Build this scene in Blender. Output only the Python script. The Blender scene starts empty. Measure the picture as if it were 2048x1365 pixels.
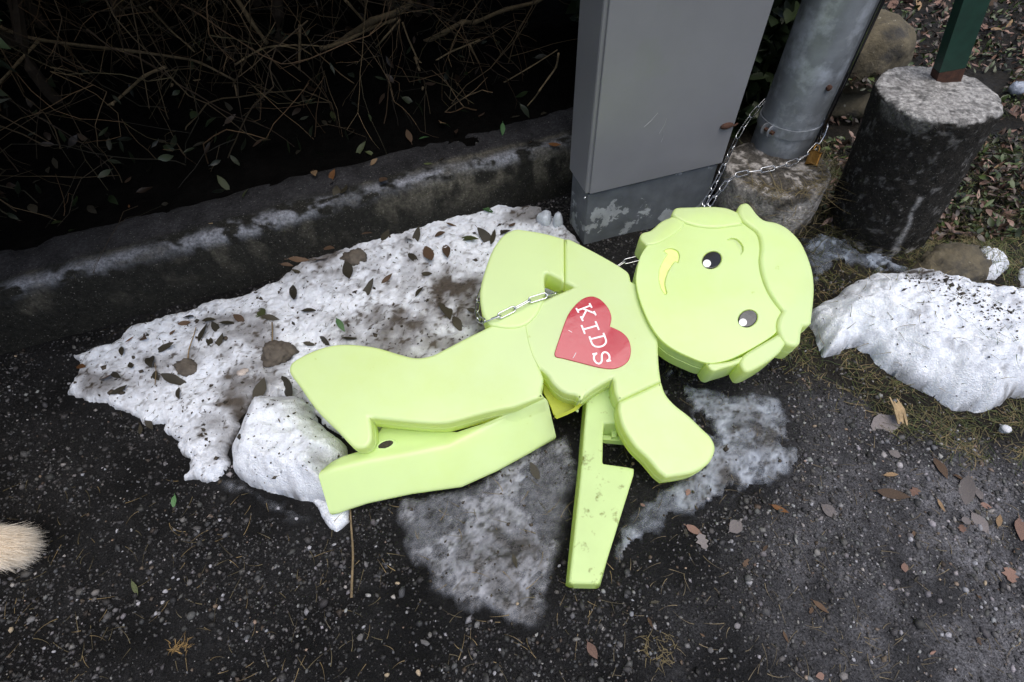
import bpy, math, random
import numpy as np
from mathutils import Matrix, Vector
R = random.Random(7)
NR = np.random.default_rng(11)
SC = bpy.context.scene
COL = SC.collection

# ------------------------------------------------------------------ camera
FPX, CAM_H = 1075.0, 0.8
_d = np.array([42.0, 821.0, FPX]); _d /= np.linalg.norm(_d)
_f = np.array([0.0, 0.0, 1.0])
AY = _f - (_f @ _d) * _d; AY /= np.linalg.norm(AY)
AZ = -_d
AX = np.cross(AY, AZ)
CAM = np.array([0.0, 0.0, CAM_H])
cam_data = bpy.data.cameras.new('camera')
cam_data.sensor_width = 36.0
cam_data.lens = FPX * 36.0 / 2048.0
cam_data.clip_start = 0.01
cam_data.clip_end = 400.0
cam = bpy.data.objects.new('camera', cam_data)
COL.objects.link(cam)
cw = lambda v: Vector((float(np.dot(v, AX)), float(np.dot(v, AY)), float(np.dot(v, AZ))))
right, up, back = cw(np.array([1, 0, 0.])), cw(np.array([0, -1., 0])), cw(np.array([0, 0, -1.]))
m = Matrix((right, up, back)).transposed().to_4x4()
m.translation = Vector(CAM)
cam.matrix_world = m
SC.camera = cam

# ------------------------------------------------------------------ world, sun, exposure
SUN_EL, SUN_AZ = math.radians(74), math.radians(140)      # azimuth clockwise from +Y: behind the camera, a little to the right
w = bpy.data.worlds.new('World'); SC.world = w; w.use_nodes = True
nt = w.node_tree; nt.nodes.clear()
sky = nt.nodes.new('ShaderNodeTexSky'); sky.sky_type = 'NISHITA'; sky.sun_disc = False
sky.sun_elevation = SUN_EL; sky.sun_rotation = SUN_AZ
sky.air_density = 1.0; sky.dust_density = 4.0; sky.ozone_density = 1.0
bg = nt.nodes.new('ShaderNodeBackground'); bg.inputs['Strength'].default_value = 0.085
out = nt.nodes.new('ShaderNodeOutputWorld')
nt.links.new(sky.outputs[0], bg.inputs[0]); nt.links.new(bg.outputs[0], out.inputs[0])
sd = bpy.data.lights.new('sun', 'SUN'); sd.energy = 1.4; sd.angle = math.radians(60); sd.color = (1.0, 0.97, 0.93)
sun = bpy.data.objects.new('sun', sd); COL.objects.link(sun)
sdir = Vector((math.sin(SUN_AZ) * math.cos(SUN_EL), math.cos(SUN_AZ) * math.cos(SUN_EL), math.sin(SUN_EL)))
sun.rotation_euler = sdir.to_track_quat('Z', 'Y').to_euler()
SC.view_settings.view_transform = 'Standard'
SC.view_settings.look = 'None'
SC.view_settings.exposure = 0.85
SC.view_settings.gamma = 1.0
SC.cycles.max_bounces = 16; SC.cycles.diffuse_bounces = 6; SC.cycles.transmission_bounces = 14
SC.view_settings.use_curve_mapping = False

# ------------------------------------------------------------------ pixel -> place helpers
def ray(x, y):
    v = np.array([x - 1024.0, y - 682.5, FPX])
    return np.array([v @ AX, v @ AY, v @ AZ])
def at(x, y, z=0.0):
    r = ray(x, y); return CAM + (z - CAM_H) / r[2] * r
def at_depth(x, y, Y):
    r = ray(x, y); return CAM + Y / r[1] * r
def pj(P):
    q = np.asarray(P, float) - CAM
    v = q[..., 0:1] * AX + q[..., 1:2] * AY + q[..., 2:3] * AZ
    return 1024 + FPX * v[..., 0] / v[..., 2], 682.5 + FPX * v[..., 1] / v[..., 2], v[..., 2]

# ------------------------------------------------------------------ noise
_tab = NR.random((16, 256, 256))
def vn(x, y, s=0):
    T = _tab[s % 16]
    xi = np.floor(x).astype(int); yi = np.floor(y).astype(int)
    fx = x - xi; fy = y - yi
    fx = fx * fx * (3 - 2 * fx); fy = fy * fy * (3 - 2 * fy)
    a = T[xi & 255, yi & 255]; b = T[(xi + 1) & 255, yi & 255]
    c = T[xi & 255, (yi + 1) & 255]; d = T[(xi + 1) & 255, (yi + 1) & 255]
    return (a * (1 - fx) + b * fx) * (1 - fy) + (c * (1 - fx) + d * fx) * fy
def fbm(x, y, freq, octv=4, s=0):
    x = np.asarray(x, float) + 37.3; y = np.asarray(y, float) + 61.7
    t = 0; a = 1; n = 0
    for k in range(octv):
        t = t + a * vn(x * freq, y * freq, s + k); n += a; a *= .55; freq *= 2.03
    return t / n                                        # 0..1, mean .5
def sstep(a, b, x):
    t = np.clip((x - a) / (b - a), 0, 1); return t * t * (3 - 2 * t)

# ------------------------------------------------------------------ objects
def tag(o, label=None, cat=None, group=None, kind=None):
    if label: o['label'] = label
    if cat: o['category'] = cat
    if group: o['group'] = group
    if kind: o['kind'] = kind
    return o
def link(name, data, parent=None):
    o = bpy.data.objects.new(name, data); COL.objects.link(o)
    if parent: o.parent = parent
    return o
def empty(name, loc, label, cat, group=None):
    o = link(name, None); o.location = Vector([float(c) for c in loc]); o.empty_display_size = .05
    bpy.context.view_layer.update()
    return tag(o, label, cat, group)
def local(o, parent):
    """child built in world coordinates: keep it there"""
    o.parent = parent; o.matrix_parent_inverse = parent.matrix_world.inverted(); return o
def sub(o, parent):
    o.parent = parent; o.matrix_parent_inverse = Matrix.Identity(4); return o      # the part itself stands in world coordinates
def mesh(name, V, Fs, mat=None, smooth=False, col=None):
    me = bpy.data.meshes.new(name)
    V = np.asarray(V, np.float32)
    if isinstance(Fs, np.ndarray):
        n, k = Fs.shape
        me.vertices.add(len(V)); me.vertices.foreach_set('co', V.ravel())
        me.loops.add(n * k); me.loops.foreach_set('vertex_index', Fs.astype(np.int32).ravel())
        me.polygons.add(n); me.polygons.foreach_set('loop_start', np.arange(0, n * k, k, dtype=np.int32))
        me.update(calc_edges=True)
    else:
        me.from_pydata([tuple(map(float, v)) for v in V], [], [tuple(map(int, f)) for f in Fs]); me.update()
    if smooth: me.polygons.foreach_set('use_smooth', np.ones(len(me.polygons), bool))
    if col is not None:
        a = me.attributes.new('Col', 'FLOAT_COLOR', 'POINT')
        c = np.ones((len(V), 4), np.float32); col = np.asarray(col); c[:, :col.shape[1]] = col
        a.data.foreach_set('color', c.ravel())
    if mat: me.materials.append(mat)
    return me
def wobj(name, V, Fs, mat, parent=None, smooth=False, col=None):
    o = link(name, mesh(name, V, Fs, mat, smooth, col))
    if parent: local(o, parent)
    return o

# ------------------------------------------------------------------ materials
def mat(name, col=(.5, .5, .5), rough=.6, var=.25, nscale=30, bump=.3, bscale=150, bdist=.002, spec=.5, metal=0.0, attr=False,
        col2=None, thresh=None, objrand=0.0, coat=0.0, sss=0.0, rvar=0.0, speck=None, trans=None, alpha=False, fine=None):
    M = bpy.data.materials.new(name); M.use_nodes = True
    T = M.node_tree; N = T.nodes; L = T.links
    P = N['Principled BSDF']
    P.inputs['Roughness'].default_value = rough; P.inputs['Metallic'].default_value = metal
    P.inputs['Specular IOR Level'].default_value = spec; P.inputs['Coat Weight'].default_value = coat
    tc = N.new('ShaderNodeTexCoord').outputs['Object']
    def noise(scale, det=5, r=.6):
        n = N.new('ShaderNodeTexNoise'); n.inputs['Scale'].default_value = scale; n.inputs['Detail'].default_value = det
        n.inputs['Roughness'].default_value = r; L.new(tc, n.inputs['Vector']); return n.outputs['Fac']
    def ramp(fac, lo, hi, a=0.0, b=1.0):
        n = N.new('ShaderNodeMapRange'); n.inputs[1].default_value = lo; n.inputs[2].default_value = hi
        n.inputs[3].default_value = a; n.inputs[4].default_value = b; L.new(fac, n.inputs[0]); return n.outputs[0]
    def mix(fac, A, B, mode='MIX'):
        n = N.new('ShaderNodeMix'); n.data_type = 'RGBA'; n.blend_type = mode
        for sock, v in ((0, fac), (6, A), (7, B)):
            if isinstance(v, (float, int)): n.inputs[sock].default_value = v
            elif isinstance(v, tuple): n.inputs[sock].default_value = (*v, 1.0)
            else: L.new(v, n.inputs[sock])
        return n.outputs[2]
    if attr:
        a = N.new('ShaderNodeAttribute'); a.attribute_name = 'Col'; base = a.outputs['Color']
    else:
        rgb = N.new('ShaderNodeRGB'); rgb.outputs[0].default_value = (*col, 1); base = rgb.outputs[0]
    if col2:
        lo, hi = thresh or (.45, .6)
        base = mix(ramp(noise(nscale * .6, 6, .65), lo, hi), base, col2)
    if speck:
        sc, lo, hi, c3 = speck
        base = mix(ramp(noise(sc, 3, .7), lo, hi), base, c3)
    if var:
        g = ramp(noise(nscale), .25, .75, 1 - var, 1 + var)
        base = mix(1.0, base, g, 'MULTIPLY')
    if objrand:
        oi = N.new('ShaderNodeObjectInfo'); base = mix(1.0, base, ramp(oi.outputs['Random'], 0, 1, 1 - objrand, 1 + objrand), 'MULTIPLY')
    if fine:
        base = mix(1.0, base, ramp(noise(fine[0], 4, .7), .32, .68, fine[1], fine[2]), 'MULTIPLY')
    if alpha: L.new(a.outputs['Alpha'], P.inputs['Alpha'])
    L.new(base, P.inputs['Base Color'])
    if rvar: L.new(ramp(noise(nscale * 1.7), .3, .7, rough - rvar, rough + rvar), P.inputs['Roughness'])
    if bump:
        b = N.new('ShaderNodeBump'); b.inputs['Strength'].default_value = bump; b.inputs['Distance'].default_value = bdist
        L.new(noise(bscale, 6, .65), b.inputs['Height']); L.new(b.outputs[0], P.inputs['Normal'])
    if sss:
        P.inputs['Subsurface Weight'].default_value = sss; P.inputs['Subsurface Scale'].default_value = .01
        P.inputs['Subsurface Radius'].default_value = (1.0, .9, .8)
    if trans:
        tr = N.new('ShaderNodeBsdfTranslucent'); tr.inputs[0].default_value = (*trans[1], 1)
        ms = N.new('ShaderNodeMixShader'); ms.inputs[0].default_value = trans[0]
        L.new(P.outputs[0], ms.inputs[1]); L.new(tr.outputs[0], ms.inputs[2])
        L.new(ms.outputs[0], N['Material Output'].inputs[0])
    return M

M_ground = mat('asphalt', attr=True, rough=.62, var=.5, nscale=90, bump=1.0, bscale=330, bdist=.006, rvar=.2, spec=.22, fine=(380, .2, 2.6))
M_soil = mat('soil', attr=True, rough=.9, var=.5, nscale=60, bump=1.0, bscale=180, bdist=.006, spec=.04)
M_stone = mat('grit', attr=True, rough=.65, var=.3, nscale=300, bump=.4, bscale=500, spec=.4)
M_snow = mat('snow', attr=True, rough=.5, var=.16, nscale=160, bump=1.0, bscale=330, bdist=.004, sss=.25, spec=.5)
M_ice = mat('ice', attr=True, rough=.32, var=.3, nscale=70, bump=.7, bscale=200, bdist=.003, spec=.5, rvar=.12, alpha=True)
M_conc = mat('concrete', attr=True, rough=.9, var=.45, nscale=80, bump=1.0, bscale=260, bdist=.006, spec=.25, speck=(300, .645, .69, (.26, .25, .23)), fine=(190, .5, 1.5))
M_plast = mat('fluorescent_plastic', (.80, .98, .56), rough=.32, var=.035, nscale=7, bump=.12, bscale=11, bdist=.004, spec=.7, trans=(.45, (.84, .88, .0)), col2=(.75, .92, .42), thresh=(.45, .75), speck=(34, .69, .80, (.42, .50, .14)))
M_inside = mat('shade_toned_inner_plastic', (.30, .35, .015), rough=.5, var=.1, nscale=20, bump=.1)  # shade inside the torn hip is put into this darker colour
M_plastd = mat('dirty_fluorescent_plastic', (.70, .90, .44), rough=.42, var=.06, nscale=20, bump=.2, bscale=120, bdist=.001, spec=.4,
               speck=(48, .60, .72, (.16, .17, .08)), trans=(.4, (.80, .86, .0)))
M_grime = mat('grimy_plastic', (.66, .78, .26), rough=.6, var=.15, nscale=90, bump=.2, speck=(120, .64, .74, (.30, .32, .12)))
M_dirt = mat('dirt', (.035, .03, .022), rough=.95, var=.5, nscale=300, bump=1, bscale=500)
M_red = mat('red_enamel', (.38, .008, .026), rough=.10, var=.05, nscale=30, bump=.35, bscale=60, bdist=.0012, coat=.6)
M_white = mat('white_print', (.82, .82, .84), rough=.35, var=.04, bump=0)
M_black = mat('black_gloss', (.006, .006, .008), rough=.06, var=.1, bump=.15, bscale=40, bdist=.001, coat=.5)
M_steel = mat('zinc_steel', (.62, .64, .67), rough=.24, var=.15, nscale=200, bump=.1, bscale=400, metal=1.0)
M_brass = mat('brass', (.38, .21, .055), rough=.45, var=.3, nscale=200, bump=.2, metal=.8)
M_galv = mat('galvanised_steel', (.28, .305, .33), rough=.5, var=.22, nscale=26, bump=.25, bscale=120, bdist=.001, metal=.55,
             col2=(.50, .54, .60), thresh=(.48, .62), rvar=.12)
M_grey = mat('grey_paint', (.195, .20, .215), rough=.38, var=.07, nscale=9, bump=.12, bscale=300, bdist=.0006, col2=(.19, .20, .20), thresh=(.58, .66))
M_plinth = mat('peeling_grey_paint', (.105, .118, .135), rough=.6, var=.3, nscale=26, bump=.5, bscale=90, bdist=.002, col2=(.34, .37, .40), thresh=(.56, .585))
M_green = mat('green_paint', (.006, .035, .022), rough=.5, var=.3, nscale=60, bump=.3, bscale=150, bdist=.001, speck=(60, .68, .74, (.05, .02, .012)))
M_rust = mat('rust', (.055, .022, .012), rough=.85, var=.5, nscale=120, bump=.6)
M_bark = mat('twig_bark', (.21, .155, .085), rough=.85, var=.45, nscale=120, bump=.6, bscale=300, objrand=.35)
M_twig = mat('fine_twig', attr=True, rough=.85, var=.3, nscale=100, bump=0)
M_boulder = mat('boulder_stone', (.10, .085, .055), rough=.9, var=.5, nscale=26, bump=1, bscale=90, bdist=.005, col2=(.035, .033, .03), thresh=(.5, .66),
                speck=(60, .66, .72, (.30, .28, .22)))
M_fur = mat('cream_fur', attr=True, rough=.6, var=.1, bump=0, trans=(.5, (.95, .90, .82)))
M_skin = mat('fur_base', (.42, .32, .22), rough=.9, var=.2, bump=.4)
M_grass = mat('grass_blade', attr=True, rough=.6, var=.2, bump=0, trans=(.25, (.10, .13, .02)))
M_hleaf = mat('hedge_leaf', attr=True, rough=.45, var=.2, bump=0)
LEAFM = {k: mat('leaf_' + k, c, rough=r, var=.4, nscale=90, bump=.6, bscale=220, bdist=.001, objrand=.35, spec=.4) for k, c, r in (
    ('dark', (.030, .026, .016), .5), ('olive', (.050, .062, .022), .4), ('brown', (.070, .042, .024), .65), ('orange', (.15, .065, .02), .6),
    ('green', (.06, .14, .05), .4), ('grey', (.14, .125, .125), .6), ('pink', (.19, .115, .09), .7), ('tan', (.22, .145, .08), .7))}
M_wood = mat('splintered_wood', (.34, .25, .14), rough=.85, var=.5, nscale=60, bump=.8)

# ------------------------------------------------------------------ shape templates
def ico():
    t = (1 + 5 ** .5) / 2
    V = np.array([(-1, t, 0), (1, t, 0), (-1, -t, 0), (1, -t, 0), (0, -1, t), (0, 1, t), (0, -1, -t), (0, 1, -t), (t, 0, -1), (t, 0, 1), (-t, 0, -1), (-t, 0, 1)], float)
    V /= np.linalg.norm(V[0])
    F = np.array([(0, 11, 5), (0, 5, 1), (0, 1, 7), (0, 7, 10), (0, 10, 11), (1, 5, 9), (5, 11, 4), (11, 10, 2), (10, 7, 6), (7, 1, 8),
                  (3, 9, 4), (3, 4, 2), (3, 2, 6), (3, 6, 8), (3, 8, 9), (4, 9, 5), (2, 4, 11), (6, 2, 10), (8, 6, 7), (9, 8, 1)])
    return V, F
def subdiv(V, F):
    V = list(map(tuple, V)); ed = {}; out = []
    def mid(a, b):
        k = (min(a, b), max(a, b))
        if k not in ed:
            p = np.array(V[a]) + np.array(V[b]); V.append(tuple(p / np.linalg.norm(p))); ed[k] = len(V) - 1
        return ed[k]
    for a, b, c in F:
        x, y, z = mid(a, b), mid(b, c), mid(c, a); out += [(a, x, z), (x, b, y), (z, y, c), (x, y, z)]
    return np.array(V), np.array(out)
ICO = ico(); ICO2 = subdiv(*ICO); ICO3 = subdiv(*ICO2); ICO4 = subdiv(*ICO3)
OCT = (np.array([(1, 0, 0), (-1, 0, 0), (0, 1, 0), (0, -1, 0), (0, 0, 1), (0, 0, -1)], float),
       np.array([(0, 2, 4), (2, 1, 4), (1, 3, 4), (3, 0, 4), (2, 0, 5), (1, 2, 5), (3, 1, 5), (0, 3, 5)]))
def rock_template(base, amp, seed):
    V, F = base; r = np.random.default_rng(seed)
    ph = r.random((6, 3)) * 6.28; dr = r.normal(size=(6, 3)) * 1.6
    d = sum(np.sin(V @ dr[k] + ph[k, 0]) for k in range(6)) / 6
    return V * (1 + amp * d[:, None] * 2) * (1 + amp * .5 * (r.random((len(V), 1)) - .5)), F
def leaf_template(seed, tris=5, lobed=False):
    r = np.random.default_rng(seed)
    fold, curl, tw = r.uniform(.05, .5), r.uniform(-.9, .9), r.uniform(-.7, .7)
    V = []; n = tris + 1; wf = r.uniform(.14, .235)
    for i in range(n):
        t = i / tris
        wd = wf * math.sin(math.pi * min(1, t ** .85 * .97 + .03)) ** .85 + .01
        if lobed: wd *= (1.5 if i % 2 else .8)
        y = t - .5; a = curl * y
        z0 = -.5 * curl * y * y + .05
        for s in (-1, 0, 1):
            x = s * wd * (1 + r.uniform(-.12, .12)); z = z0 + abs(s) * wd * math.tan(fold) * .8 + s * wd * tw * y
            V.append((x, y, z))
    F = []
    for i in range(n - 1):
        for s in (0, 1):
            a = i * 3 + s; F.append((a, a + 1, a + 4, a + 3))
    # stem
    k = len(V); V += [(-.012, -.5, .05), (.012, -.5, .05), (.008, -.68, .02), (-.008, -.68, .02)]; F.append((k, k + 1, k + 2, k + 3))
    return np.array(V), np.array(F)
def rotz(a):
    c, s = np.cos(a), np.sin(a); o = np.zeros_like(a); i = np.ones_like(a)
    return np.stack([np.stack([c, -s, o], -1), np.stack([s, c, o], -1), np.stack([o, o, i], -1)], -2)
def randrot(n, tilt=3.14):
    a = NR.uniform(0, 6.283, n); b = NR.normal(0, 1, n) * tilt; c = NR.normal(0, 1, n) * tilt
    Z = rotz(a); cb, sb = np.cos(b), np.sin(b); o = np.zeros(n); i = np.ones(n)
    X = np.stack([np.stack([i, o, o], -1), np.stack([o, cb, -sb], -1), np.stack([o, sb, cb], -1)], -2)
    cc, sc = np.cos(c), np.sin(c)
    Y = np.stack([np.stack([cc, o, sc], -1), np.stack([o, i, o], -1), np.stack([-sc, o, cc], -1)], -2)
    return Z @ X @ Y
def merge(templates, pos, rot, scl, cols):
    """many small copies as one mesh (stuff only)"""
    Vs, Fs, Cs = [], [], []; off = 0; n = len(pos); k = len(templates)
    scl = np.asarray(scl, float)
    if scl.ndim == 1: scl = np.repeat(scl[:, None], 3, 1)
    for t, (TV, TF) in enumerate(templates):
        idx = np.arange(t, n, k)
        if not len(idx): continue
        P = np.einsum('nij,nvj->nvi', rot[idx], TV[None] * scl[idx][:, None]) + pos[idx][:, None]
        Vs.append(P.reshape(-1, 3)); Fs.append((TF[None] + (np.arange(len(idx)) * len(TV))[:, None, None]).reshape(-1, TF.shape[1]) + off)
        Cs.append(np.repeat(cols[idx], len(TV), 0)); off += len(idx) * len(TV)
    return np.concatenate(Vs), np.concatenate(Fs), np.concatenate(Cs)
def tube(pts, rad, sides=6, cap=True):
    pts = np.asarray(pts, float); n = len(pts); rad = np.broadcast_to(rad, n)
    tg = np.gradient(pts, axis=0); tg /= np.linalg.norm(tg, axis=1)[:, None] + 1e-12
    upv = np.array([.31, .2, .93]); V = []; F = []
    for i in range(n):
        a = np.cross(tg[i], upv); a /= np.linalg.norm(a) + 1e-12; b = np.cross(tg[i], a)
        for s in range(sides):
            th = 2 * math.pi * s / sides; V.append(pts[i] + rad[i] * (math.cos(th) * a + math.sin(th) * b))
    for i in range(n - 1):
        for s in range(sides):
            F.append((i * sides + s, i * sides + (s + 1) % sides, (i + 1) * sides + (s + 1) % sides, (i + 1) * sides + s))
    V = np.array(V)
    if cap: F.append(tuple(range(sides))[::-1]); F.append(tuple((n - 1) * sides + s for s in range(sides)))
    return V, F
class Bag:
    def __init__(s): s.V = []; s.F = []; s.C = []; s.n = 0
    def add(s, V, F, c=None):
        s.V.append(np.asarray(V, float)); s.F += [tuple(int(i) + s.n for i in f) for f in F]; s.n += len(V)
        if c is not None: s.C.append(np.tile(np.asarray(c, float), (len(V), 1)))
    def obj(s, name, mt, parent=None, smooth=False):
        return wobj(name, np.concatenate(s.V), s.F, mt, parent, smooth, np.concatenate(s.C) if s.C else None)
def catmull(pts, k=5, corners=(), closed=False):
    P = np.asarray(pts, float); n = len(P); out = []
    rng = range(n) if closed else range(n - 1)
    for i in rng:
        p1, p2 = P[i], P[(i + 1) % n]
        p0 = P[(i - 1) % n] if (closed or i > 0) else p1; p3 = P[(i + 2) % n] if (closed or i + 2 < n) else p2
        m1 = (p2 - p0) * .5; m2 = (p3 - p1) * .5
        L = np.linalg.norm(p2 - p1)
        if i in corners: m1 = (p2 - p1)
        if (i + 1) % n in corners: m2 = (p2 - p1)
        for mm in (m1, m2):
            l = np.linalg.norm(mm)
            if l > L: mm *= L / l
        for j in range(k):
            t = j / k; t2, t3 = t * t, t ** 3
            out.append((2 * t3 - 3 * t2 + 1) * p1 + (t3 - 2 * t2 + t) * m1 + (-2 * t3 + 3 * t2) * p2 + (t3 - t2) * m2)
    if not closed: out.append(P[-1])
    return np.array(out)

# ------------------------------------------------------------------ kerb line
KB = np.array([at(*p)[:2] for p in [(0, 712), (200, 655), (376, 606), (498, 573), (700, 510), (1000, 425), (1140, 385)]])
KB = np.vstack([[-2.9, .02], KB[0] + (KB[0] - KB[1]) * 2.2, KB, [.42, 1.14], [.56, 1.185]])
def kerb_y(x): return np.interp(x, KB[:, 0], KB[:, 1])
KERB_H = .13

# ------------------------------------------------------------------ ground
def in_poly(x, y, poly):
    c = np.zeros(np.shape(x), bool); n = len(poly)
    for i in range(n):
        x1, y1 = poly[i]; x2, y2 = poly[(i + 1) % n]
        if y1 == y2: continue
        c ^= ((y1 > y) != (y2 > y)) & (x < (x2 - x1) * (y - y1) / (y2 - y1) + x1)
    return c
def poly_dist(x, y, poly):
    d = np.full(np.shape(x), 1e9); n = len(poly)
    for i in range(n):
        a = poly[i]; b = poly[(i + 1) % n]; ab = b - a
        t = np.clip(((x - a[0]) * ab[0] + (y - a[1]) * ab[1]) / (ab @ ab + 1e-12), 0, 1)
        d = np.minimum(d, np.hypot(x - a[0] - t * ab[0], y - a[1] - t * ab[1]))
    return np.where(in_poly(x, y, poly), d, -d)
def soil_mask(x, y):          # right-hand side: earth with grass instead of asphalt
    e = np.interp(x, [.2, .40, .52, .62, .8, 1.1], [.95, .60, .44, .35, .30, .26])
    return sstep(-.05, .09, (y - e) + .14 * (fbm(x, y, 7, 4, 3) - .5)) * sstep(.2, .45, x)
def ground_z(x, y):
    s = soil_mask(x, y)
    return (fbm(x, y, 9, 3, 1) - .5) * (.010 + .02 * s) + (fbm(x, y, 60, 3, 5) - .5) * (.0035 + .006 * s)
def grid(x0, x1, y0, y1, r):
    xs = np.arange(x0, x1 + r * .5, r); ys = np.arange(y0, y1 + r * .5, r)
    return np.meshgrid(xs, ys, indexing='ij')
def gfaces(nx, ny, keep=None):
    i, j = np.meshgrid(np.arange(nx - 1), np.arange(ny - 1), indexing='ij')
    a = i * ny + j; F = np.stack([a, a + ny, a + ny + 1, a + 1], -1).reshape(-1, 4)
    if keep is not None: F = F[keep.ravel()[F].all(1)]
    return F
def compact(V, F, *arrs):
    used = np.unique(F); mp = -np.ones(len(V), int); mp[used] = np.arange(len(used))
    return (V[used], mp[F]) + tuple(a[used] for a in arrs)
gx, gy = grid(-1.5, 2.1, -.25, 2.7, .0085)
gz = ground_z(gx, gy)
sm = soil_mask(gx, gy)
wet = fbm(gx, gy, 3.5, 4, 7)
dry = sstep(.05, .75, gx * .9 + (.35 - gy) * .5 + (wet - .5) * .8)           # paler grey towards the lower right, blacker on the left
asp = np.stack([.0085 + .09 * dry ** 1.5, .0085 + .09 * dry ** 1.5, .009 + .099 * dry ** 1.5], -1) * (.6 + .8 * fbm(gx, gy, 40, 3, 9))[..., None] * (.45 + 1.1 * sstep(.3, .7, fbm(gx, gy, 13, 4, 2)))[..., None]
soil = np.stack([.013 + 0 * gx, .011 + 0 * gx, .008 + 0 * gx], -1) * (.3 + 1.4 * fbm(gx, gy, 14, 4, 2))[..., None]
asp *= .62; soil *= .7
gcol = asp * (1 - sm[..., None]) + soil * sm[..., None]
gv = np.stack([gx, gy, gz], -1).reshape(-1, 3)
o = wobj('ground', gv, gfaces(*gx.shape), M_ground, smooth=True, col=gcol.reshape(-1, 3)); tag(o, kind='structure')
# wider sheet to the horizon
M_far = mat('far_asphalt', (.03, .03, .031), rough=.85, var=.4, nscale=3, bump=.3)
hs = [(-1.49, -.24), (2.09, 2.69)]
Vv = [(-150, -150, 0), (150, -150, 0), (150, 150, 0), (-150, 150, 0), (-1.49, -.24, 0), (2.09, -.24, 0), (2.09, 2.69, 0), (-1.49, 2.69, 0)]
o = wobj('road', np.array(Vv) + np.array([0, 0, -.004]), [(0, 1, 5, 4), (1, 2, 6, 5), (2, 3, 7, 6), (3, 0, 4, 7)], M_far); tag(o, kind='structure')

# earth bed behind the kerb
sx, sy = grid(-2.9, .86, -.1, 3.2, .014)
ky = kerb_y(sx)
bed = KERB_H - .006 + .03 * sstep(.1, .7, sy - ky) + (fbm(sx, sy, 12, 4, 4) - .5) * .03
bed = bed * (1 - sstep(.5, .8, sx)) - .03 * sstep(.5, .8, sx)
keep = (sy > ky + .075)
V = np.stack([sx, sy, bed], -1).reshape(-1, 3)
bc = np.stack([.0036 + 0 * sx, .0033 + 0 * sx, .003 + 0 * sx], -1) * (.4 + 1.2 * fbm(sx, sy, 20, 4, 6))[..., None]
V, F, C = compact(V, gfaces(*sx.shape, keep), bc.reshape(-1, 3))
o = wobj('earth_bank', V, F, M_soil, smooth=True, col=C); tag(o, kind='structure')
def bed_z(x, y):
    b = KERB_H - .006 + .03 * sstep(.1, .7, y - kerb_y(x)) + (fbm(x, y, 12, 4, 4) - .5) * .03
    b = b * (1 - sstep(.5, .8, x)) - .03 * sstep(.5, .8, x)
    return np.where(y > kerb_y(x) + .075, b, KERB_H)

# ------------------------------------------------------------------ kerb
t = np.linspace(0, 1, 800)
seg = np.concatenate([[0], np.cumsum(np.linalg.norm(np.diff(KB, axis=0), axis=1))]); seg /= seg[-1]
kx, kyy = np.interp(t, seg, KB[:, 0]), np.interp(t, seg, KB[:, 1])
tn = np.stack([np.gradient(kx), np.gradient(kyy)], -1); tn /= np.linalg.norm(tn, axis=1)[:, None]
nrm = np.stack([-tn[:, 1], tn[:, 0]], -1)
prof = catmull([(0, -.03), (.001, .03), (.002, .08), (.006, .115), (.016, .128), (.035, .131), (.07, .132), (.12, .13), (.14, .12), (.145, -.03)], 7)
PV = []; PC = []
dk = np.array([.024, .024, .020]); pale = np.array([.34, .36, .41]); conc = np.array([.16, .15, .12])
s_len = t * 3.6
for j, (u, z) in enumerate(prof):
    arc = j * .004
    n1 = fbm(s_len, arc + 0 * t, 22, 4, 2) - .5; n2 = fbm(s_len, arc + 0 * t, 5, 3, 8) - .5
    du = u + n1 * .010 + n2 * .008; dz = z + (n1 * .006 + n2 * .006 if z > .09 else 0)
    PV.append(np.stack([kx + nrm[:, 0] * du, kyy + nrm[:, 1] * du, dz + 0 * t], -1))
    f1 = fbm(s_len, arc + 0 * t, 30, 4, 5); f2 = fbm(s_len * .9, arc + 0 * t, 8, 4, 11)
    top = float(sstep(.10, .127, np.array(z))) * (1 - float(sstep(.014, .05, np.array(u))))
    pm = np.clip(top * (sstep(.40, .58, f2) * .65 + .35) * sstep(.36, .50, f1), 0, 1)
    cm = sstep(.52 - .0 * t, .75, f1 + .16 * sstep(-.35, -.1, kx)) * (.5 + .4 * sstep(-.35, -.05, kx)) * (1 - pm) * float(sstep(.02, .10, np.array(z)))
    flat = float(sstep(.03, .06, np.array(u)))
    c = dk * (1 - pm[:, None]) + pale * pm[:, None]
    c = c * (1 - cm[:, None]) + conc * cm[:, None]
    c = c * (1 - flat) + (np.array([.042, .042, .046]) * (.3 + 1.4 * f1)[:, None]) * flat if flat > .5 else c
    PC.append(c)
PV = np.stack(PV, 1); PC = np.stack(PC, 1) * .72
o = wobj('kerb', PV.reshape(-1, 3), gfaces(*PV.shape[:2])[:, ::-1], M_conc, smooth=True, col=PC.reshape(-1, 3))
tag(o, 'low dark mossy concrete kerb with an icy pale edge below the hedge', 'kerb')

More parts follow.
